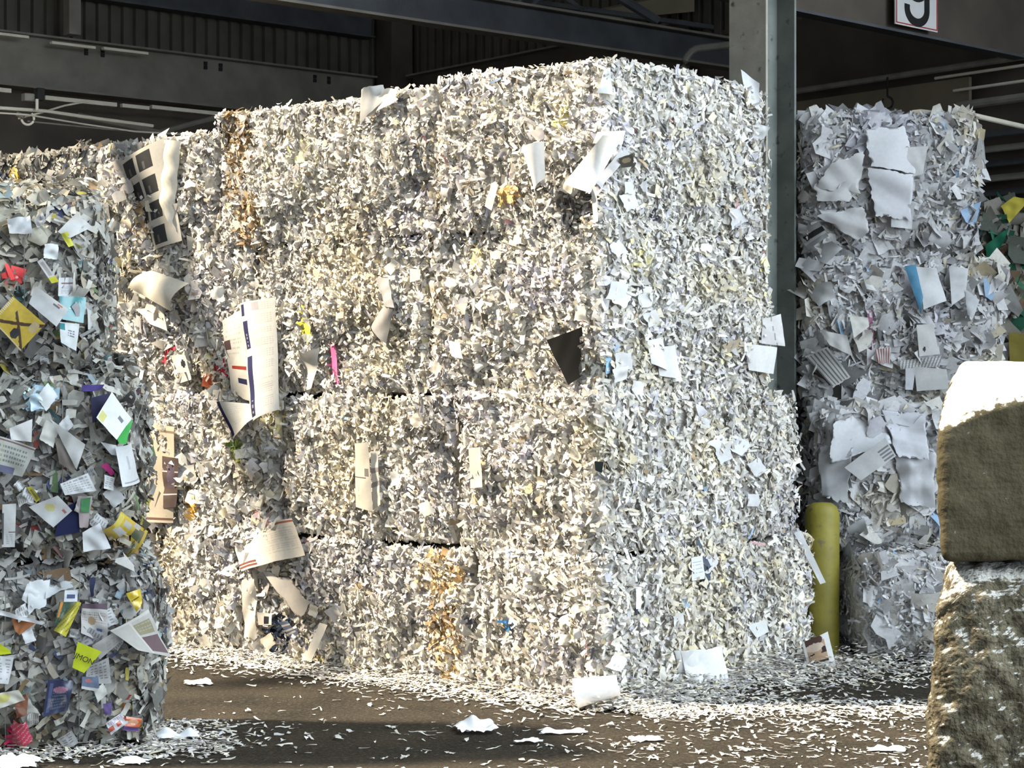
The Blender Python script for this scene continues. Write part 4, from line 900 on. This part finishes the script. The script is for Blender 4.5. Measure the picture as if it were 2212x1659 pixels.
# ceiling panels glimpsed behind the beam
for (q, Yd, lab) in (([(1120, 60), (1500, -20), (1500, 25), (1150, 70)], 20.0, 'brown ceiling panel sloping above the cross beam near the column'),):
    pts = [at(x, y, Yd + i * .12) for i, (x, y) in enumerate(q)]
    pts2 = [p + np.array([0, .05, .03]) for p in pts]
    o = mesh_obj('ceiling_panel', pts + pts2, [[0, 1, 2, 3], [7, 6, 5, 4], [0, 4, 5, 1], [1, 5, 6, 2], [2, 6, 7, 3], [3, 7, 4, 0]], M_DECK); tag(o, lab, 'panel')
# bent dark duct next to the column
pts = [at(1475, 185, 18.0)] + [at(1475 + 38 * (1 - math.cos(t)), 160 - 56 * math.sin(t), 18.0) for t in np.linspace(0, math.pi / 2, 7)] + [at(1590, 96, 18.0)]
V, f = tube(pts, .035, 10); tag(mesh_obj('bent_pipe', V, f, M_DULL), 'bent dark pipe curving beside the top of the steel column', 'pipe')

# ---- pipes, conduits on the right wall
def wall_r(px, z, offm=.18):
    # point on the right wall plane (moved offm into the room)
    r = (px - PX) / F
    base = C0 - bR * offm
    s = (base[0] - r * base[1]) / (-bR[1] - r * bR[0]) if False else None
    # base + s*(-bL): X = bx + s*bR[1], Y = by - s*bR[0]
    s = (r * base[1] - base[0]) / (bR[1] + r * bR[0])
    p = base - bL * s
    return np.array([p[0], p[1], z])
def zat(p, py):
    return 1.78 - (py - PY) / F * p[1]
def wpipe(x0, y0, x1, y1, rad, mat, name, label, cat_='pipe', offm=.18, extra=0):
    p0 = wall_r(x0, 0, offm); p1 = wall_r(x1, 0, offm)
    p0[2] = zat(p0, y0); p1[2] = zat(p1, y1)
    z = (p0[2] + p1[2]) / 2; p0[2] = p1[2] = z
    V, f = tube([p0, p1 + (p1 - p0) * extra], rad, 10)
    return tag(mesh_obj(name, V, f, mat), label, cat_)
wpipe(1690, 199, 2240, 121, .03, M_DULL, 'wall_pipe', 'upper dull grey pipe running along the right wall')
wpipe(2020, 168, 2240, 138, .014, M_GALV, 'conduit', 'thin bright conduit below the upper pipe on the right wall')
wpipe(2060, 195, 2240, 172, .014, M_GALV, 'conduit', 'thin lower bright conduit on the right wall near the frame edge')
wpipe(2070, 228, 2240, 208, .04, M_DULL, 'wall_pipe', 'lower dull grey pipe above the background bales at right')
p0 = wall_r(1980, 0, .1); p1 = wall_r(1760, 0, .1)
V, f = obox((p0 + p1) / 2 + Zv * 4.36, bL, bR, Zv, np.linalg.norm(p0 - p1) / 2 + .6, .02, .17)
tag(mesh_obj('wall_panel', V, f, M_DECK), 'flat brown panel on the right wall just above the background bales', 'panel')
hk = empty('chain_hook', wall_r(1917, 4.42, .3), 'small dark hook hanging in front of the brown wall panel', 'hook')
h0 = np.array(hk.location)
V, f = tube([h0 + Zv * .18, h0], .010, 6); mesh_obj('shank', V, f, M_BLACK, hk)
V, f = tube([h0 + np.array([.05 * math.sin(t), 0, -.055 + .055 * math.cos(t)]) for t in np.linspace(0, 5.4, 14)], .012, 6); mesh_obj('ring', V, f, M_BLACK, hk)
# louvre slats at the right
lv_ = empty('wall_louvre', wall_r(2190, 3.3, .15), 'dark horizontal louvre slats on the wall at the right edge', 'louvre')
for i in range(9):
    p = wall_r(2190, 2.95 + i * .13, .12)
    V, f = obox(p, bL, bR * .8 + Zv * .6, np.cross(bL, bR * .8 + Zv * .6), 1.0, .05, .006); mesh_obj('slat', V, f, M_DULL if i % 2 else M_STEELD, lv_)
# bright tube at the far right
q0 = at(2095, 255, 15.6); q1 = at(2250, 276, 16.6); q1[2] = q0[2] = (q0[2] + q1[2]) / 2
V, f = tube([q0, q1], .022, 10); tag(mesh_obj('conduit', V, f, M_GALV), 'bright pale pipe beside the top of the background bales at right', 'pipe')

# ---- left wall fittings: pipes, cables and hanging lamp
def lp(px, py, Y): return at(px, py, Y)
def run(name, pts, r, mat, label, cat_):
    V, f = tube(pts, r, 8); return tag(mesh_obj(name, V, f, mat), label, cat_)
run('steel_pipe', [lp(-60, 229, 17.0), lp(100, 240, 17.6), lp(180, 252, 18.0), lp(330, 272, 18.6)], .016, M_GALV, 'bright steel pipe below the girder at the upper left', 'pipe')
run('cable', [lp(-60, 240, 16.9), lp(60, 248, 17.3), lp(180, 268, 18.0), lp(290, 284, 18.4), lp(420, 292, 19)], .008, M_GALV, 'thin sagging cable under the bright pipe at left', 'cable')
run('cable', [lp(60, 262, 17.4), lp(240, 280, 18.2), lp(400, 288, 19.0)], .007, M_DULL, 'thin dull cable nearest the bale tops at left', 'cable')
run('cable', [lp(40, 256, 17.4), lp(90, 243, 17.6), lp(140, 228, 17.9), lp(190, 219, 18.2)], .009, M_GALV, 'pale cable rising from the bright pipe to the girder', 'cable')
run('brace', [lp(170, 250, 19.6), lp(345, 286, 20.4)], .03, M_STEEL, 'slanting brown brace under the left girder', 'brace')
run('brace', [lp(345, 286, 20.4), lp(490, 248, 21.2)], .03, M_STEEL, 'second brown brace meeting the first under the left girder', 'brace')
# pale rails along the girder, reflected light painted into their colour
def rail(px0, py0, px1, py1, label, r=.02, dz=0):
    out = []
    for px, py in ((px0, py0), (px1, py1)):
        rr = (px - PX) / F; base = C0 - bL * .34
        s = (base[0] - rr * base[1]) / (bR[0] - rr * bR[1])
        p = base - bR * s; out.append(np.array([p[0], p[1], zat(p, py)]))
    z = (out[0][2] + out[1][2]) / 2 + dz; out[0][2] = out[1][2] = z
    m = (out[0] + out[1]) / 2; L = np.linalg.norm(out[1] - out[0])
    V, f = obox(m, bR, bL, Zv, L / 2, .03, r)
    return tag(mesh_obj('cable_tray', V, f, M_GALV), label, 'rail')
rail(-70, 184, 22, 200, 'pale metal rail under the left girder, at the frame edge', .022)
rail(96, 207, 250, 231, 'long pale metal rail under the left girder beside the lamp', .022)
rail(262, 226, 320, 236, 'short pale metal rail under the middle of the left girder', .02)
rail(326, 228, 480, 250, 'long pale metal rail under the girder ending at the stack', .02)
rail(-70, 66, 60, 80, 'pale rail on top of the left girder at the frame edge', .014)
rail(110, 92, 204, 104, 'pale rail on top of the left girder right of the short post', .014)
rail(222, 104, 318, 117, 'pale rail on top of the left girder, farther right', .014)
# hanging lamp / camera
lm = empty('hanging_lamp', lp(66, 222, 17.3), 'round lamp with a junction box hanging under the left girder', 'lamp')
c = lp(62, 211, 17.5)
V, f = obox(c, bR, bL, Zv, .055, .04, .035); bevel(mesh_obj('junction_box', V, f, M_DULL, lm), .008)
c2 = lp(85, 204, 17.5)
V, f = obox(c2, bR, bL, Zv, .035, .04, .055); bevel(mesh_obj('bracket', V, f, M_BLACK, lm), .006)
V, f = tube([lp(80, 214, 17.45), lp(80, 238, 17.45)], .014, 8); mesh_obj('stem', V, f, M_GALV, lm)
cc = lp(60, 256, 17.4)
V, f = tube([cc + .055 * np.array([math.cos(t), 0, math.sin(t)]) for t in np.linspace(-3.0, .9, 18)], .011, 8); mesh_obj('lamp_ring', V, f, M_GALV, lm)
V, f = tube([lp(36, 246, 17.4), lp(52, 252, 17.4)], .022, 8); mesh_obj('lamp_body', V, f, M_DULL, lm)

# ---- number sign
sd = np.array([de[0], de[1], 0]); sn = np.array([sd[1], -sd[0], 0])
def onbeam(px, offm):
    r = (px - PX) / F
    p = np.array([rb0[0], rb0[1], 0]) + sn * offm
    s = (r * p[1] - p[0]) / (sd[0] - r * sd[1])
    return p + sd * s
s0 = onbeam(1933, .10); s1 = onbeam(2024, .10)
wS = np.linalg.norm(s1 - s0); zb_ = (zat(s0, 52) + zat(s1, 70)) / 2; hS = wS * .95
sc_ = (s0 + s1) / 2 + Zv * (zb_ + hS / 2)
sg = empty('number_sign', sc_ - Zv * hS / 2, 'white sign with a black 9 and red border on the right beam', 'sign')
V, f = obox(sc_, sd, sn, Zv, wS / 2, .006, hS / 2); mesh_obj('sign_plate', V, f, M_SIGN, sg)
for (cx_, cz_, hx_, hz_) in ((0, -hS / 2 + .016, wS / 2 - .01, .004), (0, hS / 2 - .016, wS / 2 - .01, .004), (-wS / 2 + .012, 0, .004, hS / 2 - .012), (wS / 2 - .012, 0, .004, hS / 2 - .012)):
    V, f = obox(sc_ + sd * cx_ + Zv * cz_ + sn * .008, sd, sn, Zv, hx_, .003, hz_); mesh_obj('border_line', V, f, M_RED, sg, label='thin red border line')
stroke = []
rr_ = wS * .235
zc = hS * .5 - hS / 2
top = .635 * wS - hS / 2
for t in np.linspace(0, 2 * math.pi, 28): stroke.append((rr_ * math.cos(t), top + rr_ * .90 * math.sin(t)))
lowz = -hS / 2 + .265 * wS
for t in np.linspace(0, -math.pi, 20): stroke.append((rr_ * math.cos(t), lowz + rr_ * math.sin(t) * .80))
stroke.append((-rr_ * .99, lowz + .045 * wS))
V, f = [], []
for i, (a, z) in enumerate(stroke):
    a0, z0 = stroke[max(i - 1, 0)]; a1, z1 = stroke[min(i + 1, len(stroke) - 1)]
    tx, tz = a1 - a0, z1 - z0; l = math.hypot(tx, tz) or 1; nx, nz = -tz / l, tx / l
    hw = wS * .058
    for sgn in (-1, 1):
        for dep in (.0075, .0115):
            V.append(sc_ + sd * (a + sgn * nx * hw) + Zv * (z + sgn * nz * hw) + sn * dep)
for i in range(len(stroke) - 1):
    a = 4 * i; b_ = a + 4
    f += [[a + 1, b_ + 1, b_ + 3, a + 3], [a, a + 2, b_ + 2, b_], [a, b_, b_ + 1, a + 1], [a + 2, a + 3, b_ + 3, b_ + 2]]
mesh_obj('numeral', V, f, M_INK, sg, label='black numeral 9')

# ---- steel column (H section)
cp = at(1648, 0, 13.15); cp[2] = 0
col = empty('steel_column', cp, 'weathered grey steel H column standing behind the right end of the central stack', 'column')
hw_ = .15; th_ = .012
n1 = -bL * 0 + bR    # flange-to-flange axis
ca = math.radians(47)
n1 = np.array([math.sin(ca), math.cos(ca), 0]); n2 = np.array([math.cos(ca), -math.sin(ca), 0])
V, f = obox(cp - n1 * .15 + Zv * 3.6, n1, n2, Zv, .010, .158, 3.6); mesh_obj('flange', V, f, M_COLUMN, col, label='brownish front flange')
V, f = obox(cp + n1 * .15 + Zv * 3.6, n1, n2, Zv, .010, .155, 3.6); mesh_obj('flange', V, f, M_COLB, col, label='grey green rear flange')
V, f = obox(cp + Zv * 3.6, n1, n2, Zv, .139, .007, 3.6); mesh_obj('web', V, f, M_COLB, col)
V, f = obox(cp + Zv * .012, n1, n2, Zv, .19, .19, .012); mesh_obj('base_plate', V, f, M_COLB, col)
# ---- yellow bollard
bp = at(1776, 0, 12.63); bp[2] = 0
V, f = [], []
prof = [(.0, 1.02), (.06, 1.015), (.095, .99), (.11, .95), (.11, .0)]
nseg = 28
V.append(bp + Zv * 1.02)
for (r_, z_) in prof[1:]:
    for j in range(nseg): V.append(bp + np.array([r_ * math.cos(2 * math.pi * j / nseg), r_ * math.sin(2 * math.pi * j / nseg), z_]))
for j in range(nseg): f.append([0, 1 + j, 1 + (j + 1) % nseg])
for i in range(len(prof) - 2):
    for j in range(nseg):
        a = 1 + i * nseg; f.append([a + j, a + nseg + j, a + nseg + (j + 1) % nseg, a + (j + 1) % nseg])
tag(mesh_obj('bollard', V, f, M_YEL, smooth=True), 'scuffed yellow bollard between the central stack and the background bales', 'bollard')

# ---- concrete blocks
def sunlit_crust(m, pale):
    # sun glare painted in: upward faces made paler, with a crumbly noisy edge
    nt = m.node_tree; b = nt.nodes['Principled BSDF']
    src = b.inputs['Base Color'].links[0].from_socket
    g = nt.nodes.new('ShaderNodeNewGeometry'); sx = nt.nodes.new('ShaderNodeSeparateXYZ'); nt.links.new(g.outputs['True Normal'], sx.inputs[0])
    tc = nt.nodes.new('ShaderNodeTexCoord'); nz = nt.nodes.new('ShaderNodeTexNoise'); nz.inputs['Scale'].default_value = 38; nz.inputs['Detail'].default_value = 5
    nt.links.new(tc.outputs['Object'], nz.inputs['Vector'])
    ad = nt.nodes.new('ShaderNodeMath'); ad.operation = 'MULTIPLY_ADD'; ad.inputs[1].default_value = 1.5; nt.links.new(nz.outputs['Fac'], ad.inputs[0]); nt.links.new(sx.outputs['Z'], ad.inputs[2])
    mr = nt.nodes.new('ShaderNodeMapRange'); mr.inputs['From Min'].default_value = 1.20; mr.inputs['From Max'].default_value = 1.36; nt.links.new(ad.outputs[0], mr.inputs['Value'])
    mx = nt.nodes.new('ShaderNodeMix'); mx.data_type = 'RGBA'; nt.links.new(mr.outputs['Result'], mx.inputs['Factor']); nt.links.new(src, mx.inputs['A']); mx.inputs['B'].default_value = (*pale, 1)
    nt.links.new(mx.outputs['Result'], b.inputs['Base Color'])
sunlit_crust(M_CONC, (.34, .33, .30)); sunlit_crust(M_PEBB, (.34, .33, .30))
def rockbox(name, cx, cy, z0, hx, hy, hz, r, rot, mat, nz, nf, pit, label, k=110, slope=(0, 1, 0, 1), skew=.36):
    V, Fc, off = [], [], 0
    g = np.linspace(-1, 1, k); A, B = np.meshgrid(g, g, indexing='ij'); A = A.ravel(); B = B.ravel()
    idx = np.arange(k * k).reshape(k, k)
    quad = np.stack([idx[:-1, :-1], idx[1:, :-1], idx[1:, 1:], idx[:-1, 1:]], -1).reshape(-1, 4)
    half = np.array([hx, hy, hz])
    for axis in range(3):
        for sgn in (-1, 1):
            q = np.zeros((k * k, 3)); o = [i for i in range(3) if i != axis]
            q[:, axis] = sgn; q[:, o[0]] = A; q[:, o[1]] = B
            hl = q * half
            lim = half - r
            c = np.clip(hl, -lim, lim); d = hl - c; n = d / np.linalg.norm(d, axis=1)[:, None]
            p = c + n * r
            p[:, 0] += skew * (p[:, 1] + hy) * np.clip(-p[:, 0] / hx, 0, 1)
            wz = np.clip(p[:, 2] / hz, 0, 1)
            df = np.clip(1 - (p[:, 1] + hy) / slope[1], 0, 1); dl = np.clip(1 - (p[:, 0] + hx) / slope[3], 0, 1)
            p[:, 2] -= wz * (slope[0] * df ** 1.3 + slope[2] * dl ** 1.6)
            nn_ = snoise(p, nf, 77, 4)
            fine = snoise(p, nf * 6, 78, 3)
            disp = nz * nn_ + pit * np.where(fine > 0, fine * .5, fine)
            p = p + n * disp[:, None]
            if True:
                fr = p[:, 2] < -hz + .05
                p[:, 2] = np.maximum(p[:, 2], -hz)
            f_ = quad if (sgn > 0) == (axis != 1) else quad[:, ::-1]
            V.append(p); Fc.append(f_ + off); off += k * k
    V = np.concatenate(V); Fc = np.concatenate(Fc)
    R = np.array([[math.cos(rot), -math.sin(rot), 0], [math.sin(rot), math.cos(rot), 0], [0, 0, 1]])
    V = V @ R.T + np.array([cx, cy, z0 + hz])
    o = mesh_obj(name, V, Fc, mat, smooth=True)
    bm = bmesh.new(); bm.from_mesh(o.data); bmesh.ops.remove_doubles(bm, verts=bm.verts, dist=.0008); bm.to_mesh(o.data); bm.free()
    return tag(o, label, 'concrete block', 'stacked concrete blocks')
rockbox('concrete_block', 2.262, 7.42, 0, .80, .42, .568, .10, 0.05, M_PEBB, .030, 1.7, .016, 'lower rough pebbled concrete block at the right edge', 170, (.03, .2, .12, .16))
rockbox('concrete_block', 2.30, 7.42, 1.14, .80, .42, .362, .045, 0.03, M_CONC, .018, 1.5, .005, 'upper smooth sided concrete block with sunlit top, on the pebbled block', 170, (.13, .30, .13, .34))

# ------------------------------------------------------------------ litter on the floor
def in_bale(p):
    for b in ALL:
        l = p - b.org
        x = l @ b.ax - b.mid[0]; y = l @ b.ay - b.mid[1]
        if b.mid[2] - b.half[2] < .1 and abs(x) < b.half[0] - .02 and abs(y) < b.half[1] - .02: return True
    return False
def near_face(n):
    """points on the floor, heaped at the foot of the stacks and thinning outwards"""
    out = []
    while len(out) < n:
        w = rng.uniform(); hh = .05; ll = .10
        if w < .32:
            t = rng.uniform(-.2, 4.6); dd_ = rng.exponential(.15); p = CORNER + sL * t - sR * (dd_ + .04); hh = .07
        elif w < .68:
            t = rng.uniform(-.25, 2.5); dd_ = rng.exponential(.20); p = CORNER + sR * t - sL * (dd_ + .04); hh = .17; ll = .16
        elif w < .77:
            t = rng.uniform(-1.6, .45); dd_ = rng.exponential(.12); p = LORG + dX * t - dY * (dd_ + .02)
        elif w < .83:
            dd_ = .3; p = LORG + dX * (rng.exponential(.18)) + dY * rng.uniform(-.15, .7)
        elif w < .93:
            t = rng.uniform(-.1, 1.6); dd_ = rng.exponential(.22); p = RORG + rX * t - rY * (dd_ + .75); hh = .16; ll = .2
        else:
            dd_ = .5; p = np.array([rng.uniform(.6, 2.4), rng.normal(10.75, .16), 0])
        if p[1] < 8.95 or dd_ > 1.2 or in_bale(p): continue
        out.append((p[0], p[1], .008 + hh * rng.uniform() * math.exp(-dd_ / ll)))
    return np.array(out)
P = near_face(13000)
n = len(P); N = np.tile(Zv, (n, 1))
V, f, c = strips(P, N, rng.uniform(.025, .08, n), rng.uniform(.006, .018, n), pick(PAL_W, n), .12, 7, 4, .15, roll=.25)
V[:, 2] = np.maximum(V[:, 2], .003)
o = mesh_obj('shredded_paper_litter', V, f, M_PAPER, None, c)
tag(o, 'drift of white paper shreds on the floor along the feet of the bales', 'paper litter', kind='stuff')

# scattered small shreds farther out
pts = []
while len(pts) < 1000:
    Y = rng.uniform(8.85, 11.2); px = rng.uniform(330, 2040) if rng.uniform() < .15 else rng.normal(1720, 330)
    X = (px - PX) / F * Y
    p = np.array([X, Y, .006])
    if in_bale(p) or X > 1.45 and Y < 7.9 or X < -1.7: continue
    pts.append(p)
P = np.array(pts); n = len(P); N = np.tile(Zv, (n, 1))
V, f, c = strips(P, N, rng.uniform(.015, .06, n), rng.uniform(.004, .011, n), pick(PAL_W[:4], n), .05, 5, 4, .2, roll=.1)
V[:, 2] = np.maximum(V[:, 2], .003)
o = mesh_obj('paper_crumbs', V, f, M_PAPER, None, c)
tag(o, 'fine white paper crumbs sprinkled over the open floor', 'paper litter', kind='stuff')

# 260 single scraps
k_ = 0
while k_ < 260:
    Y = 8.9 + 2.1 * rng.uniform() ** 1.0
    px = rng.uniform(430, 2030) if rng.uniform() < .22 else rng.normal(1700, 320)
    X = (px - PX) / F * Y
    p = np.array([[X, Y, .012]])
    if px > 2040 or in_bale(p[0]) or X < -1.6: continue
    kind = rng.uniform()
    if kind < .6:
        L, W = rng.uniform(.04, .13), rng.uniform(.006, .016)
    else:
        L, W = rng.uniform(.03, .06), rng.uniform(.014, .03)
    v_, f_, c_ = strips(p, np.array([Zv]), np.array([L]), np.array([W]), pick(PAL_W[:3], 1), .04, 5, 7, .3, phi=np.array([rng.normal(0, .5)]), roll=.12)
    v_[:, 2] += .004 - v_[:, 2].min()
    o = mesh_obj('paper_scrap', v_, f_, M_PAPER, None, c_)
    tag(o, 'small torn white paper scrap lying on the dark open floor', 'paper scrap', 'loose paper scraps on the floor')
    k_ += 1

# named loose pieces on the floor
def ground_sheet(name, label, cat_, px, py, w, d, h, col, rot=0, res=16, seed=1, pat=None, folds=3.0):
    Y = 1.78 * F / (py - PY); X = (px - PX) / F * Y
    u = np.linspace(-1, 1, res); U, Vv = np.meshgrid(u, u, indexing='ij'); U = U.ravel(); Vv = Vv.ravel()
    r = np.random.default_rng(seed)
    ed = (np.abs(U) > .99) | (np.abs(Vv) > .99)
    x = U * w / 2 * (1 + np.where(ed, r.normal(0, .08, len(U)), 0)); y = Vv * d / 2 * (1 + np.where(ed, r.normal(0, .08, len(U)), 0))
    P0 = np.stack([x, y, np.zeros_like(x)], 1)
    z = h * (.5 + .5 * snoise(P0, folds / max(w, d) * .5, seed, 2)) * (1 - .55 * np.maximum(np.abs(U), np.abs(Vv)) ** 2)
    z -= z.min() - .003
    c_, s_ = math.cos(rot), math.sin(rot)
    Vt = np.stack([X + c_ * x - s_ * y, Y + s_ * x + c_ * y, z], 1)
    idx = np.arange(res * res).reshape(res, res)
    f_ = np.stack([idx[:-1, :-1], idx[1:, :-1], idx[1:, 1:], idx[:-1, 1:]], -1).reshape(-1, 4)
    cols = (pat or plain(col))((U[f_].mean(1) + 1) / 2, (Vv[f_].mean(1) + 1) / 2)
    o = mesh_obj(name, Vt, f_, M_SHEET, None, cols)
    return tag(o, label, cat_)
ground_sheet('crumpled_paper', 'crumpled white sheet lying alone on the floor before the central stack', 'paper', 1028, 1580, .20, .22, .075, (.78, .79, .80), .2, 18, 4)
ground_sheet('torn_paper', 'long torn white piece on the floor right of the crumpled sheet', 'paper', 1218, 1584, .23, .10, .035, (.82, .82, .80), .05, 16, 9, folds=5)
ground_sheet('paper_sheet', 'bright creased white sheet on the litter at the left of the floor', 'paper', 428, 1478, .15, .16, .05, (.80, .78, .72), .3, 12, 13)
ground_sheet('paper_sheet', 'white sheet cut by the lower left corner of the picture', 'paper', 20, 1662, .26, .2, .10, (.62, .67, .71), .1, 16, 15)
ground_sheet('paper_sheet', 'pale folded sheet on the floor below the mixed paper stack', 'paper', 285, 1648, .14, .12, .03, (.66, .68, .68), -.2, 12, 17)
ground_sheet('torn_paper', 'white torn strip near the right concrete block on the sunlit floor', 'paper', 1915, 1622, .18, .09, .03, (.82, .82, .80), -.1, 12, 19, folds=5)
ground_sheet('torn_paper', 'crinkled white shred at the lower middle of the floor', 'paper', 1395, 1600, .16, .10, .03, (.82, .82, .80), .1, 12, 23, folds=5)
ground_sheet('torn_paper', 'ragged white shred between the two lower middle pieces of paper', 'paper', 1140, 1606, .13, .08, .03, (.80, .80, .78), .4, 12, 29, folds=5)
ground_sheet('film_sheet', 'curved translucent white film lying at the foot of the mixed paper stack', 'plastic film', 385, 1600, .2, .16, .07, (.62, .65, .67), .2, 16, 31)
# rolled sheet of board at the foot of the stack
rs = at(1285, 1495, 10.72)
V, f_, cc_ = [], [], []
nr, nl = 22, 10
axd = np.array([.93, -.05, .18]); axd /= np.linalg.norm(axd); side = np.array([.1, .75, .65]); side -= axd * (side @ axd); side /= np.linalg.norm(side); upv = np.cross(axd, side)
for i in range(nl):
    for j in range(nr):
        a = -2.2 + 4.2 * j / (nr - 1); R_ = .085 - .028 * i / (nl - 1)
        V.append(rs + axd * (-.11 + .24 * i / (nl - 1)) + R_ * (math.cos(a) * -side + math.sin(a) * upv))
V = np.array(V); V[:, 2] += .01 - V[:, 2].min()
f_ = np.array([[i * nr + j, i * nr + j + 1, (i + 1) * nr + j + 1, (i + 1) * nr + j] for i in range(nl - 1) for j in range(nr - 1)])
tag(mesh_obj('rolled_sheet', V, f_, M_SHEET, None, np.tile(np.array([.74, .74, .74]), (len(f_), 1)), smooth=True), 'rolled white card tube lying at the foot of the stack corner', 'rolled paper')

# ------------------------------------------------------------------ light, sky, camera
w = bpy.data.worlds.new('sky'); bpy.context.scene.world = w; w.use_nodes = True
bg = w.node_tree.nodes['Background']
wn = w.node_tree
tcw = wn.nodes.new('ShaderNodeTexCoord')
dotw = wn.nodes.new('ShaderNodeVectorMath'); dotw.operation = 'DOT_PRODUCT'; dotw.inputs[1].default_value = (.96, .0, .28)
wn.links.new(tcw.outputs['Generated'], dotw.inputs[0])
mrw = wn.nodes.new('ShaderNodeMapRange'); mrw.interpolation_type = 'SMOOTHSTEP'
mrw.inputs['From Min'].default_value = .15; mrw.inputs['From Max'].default_value = 1.0; mrw.inputs['To Min'].default_value = .5; mrw.inputs['To Max'].default_value = 11.0
wn.links.new(dotw.outputs['Value'], mrw.inputs['Value']); wn.links.new(mrw.outputs['Result'], bg.inputs['Strength'])
bg.inputs['Color'].default_value = (.80, .91, 1.0, 1)
sun = bpy.data.lights.new('sun', 'SUN'); sun.energy = 17; sun.angle = math.radians(3.5); sun.color = (1.0, .87, .68)
so = bpy.data.objects.new('sun', sun); link(so)
sdir = Vector((-.67, .05, .74)).normalized()
so.rotation_euler = sdir.to_track_quat('Z', 'Y').to_euler()
so.location = (-6, 8, 14)

cam = bpy.data.cameras.new('camera'); co = bpy.data.objects.new('camera', cam); link(co)
co.location = (0, 0, 1.78); co.rotation_euler = (math.radians(90), 0, 0)
cam.sensor_width = 36; cam.lens = 36 * F / 2212; cam.clip_end = 200
S = bpy.context.scene
S.camera = co
S.view_settings.view_transform = 'Standard'; S.view_settings.look = 'None'; S.view_settings.gamma = 1; S.view_settings.exposure = .16
S.view_settings.use_curve_mapping = False
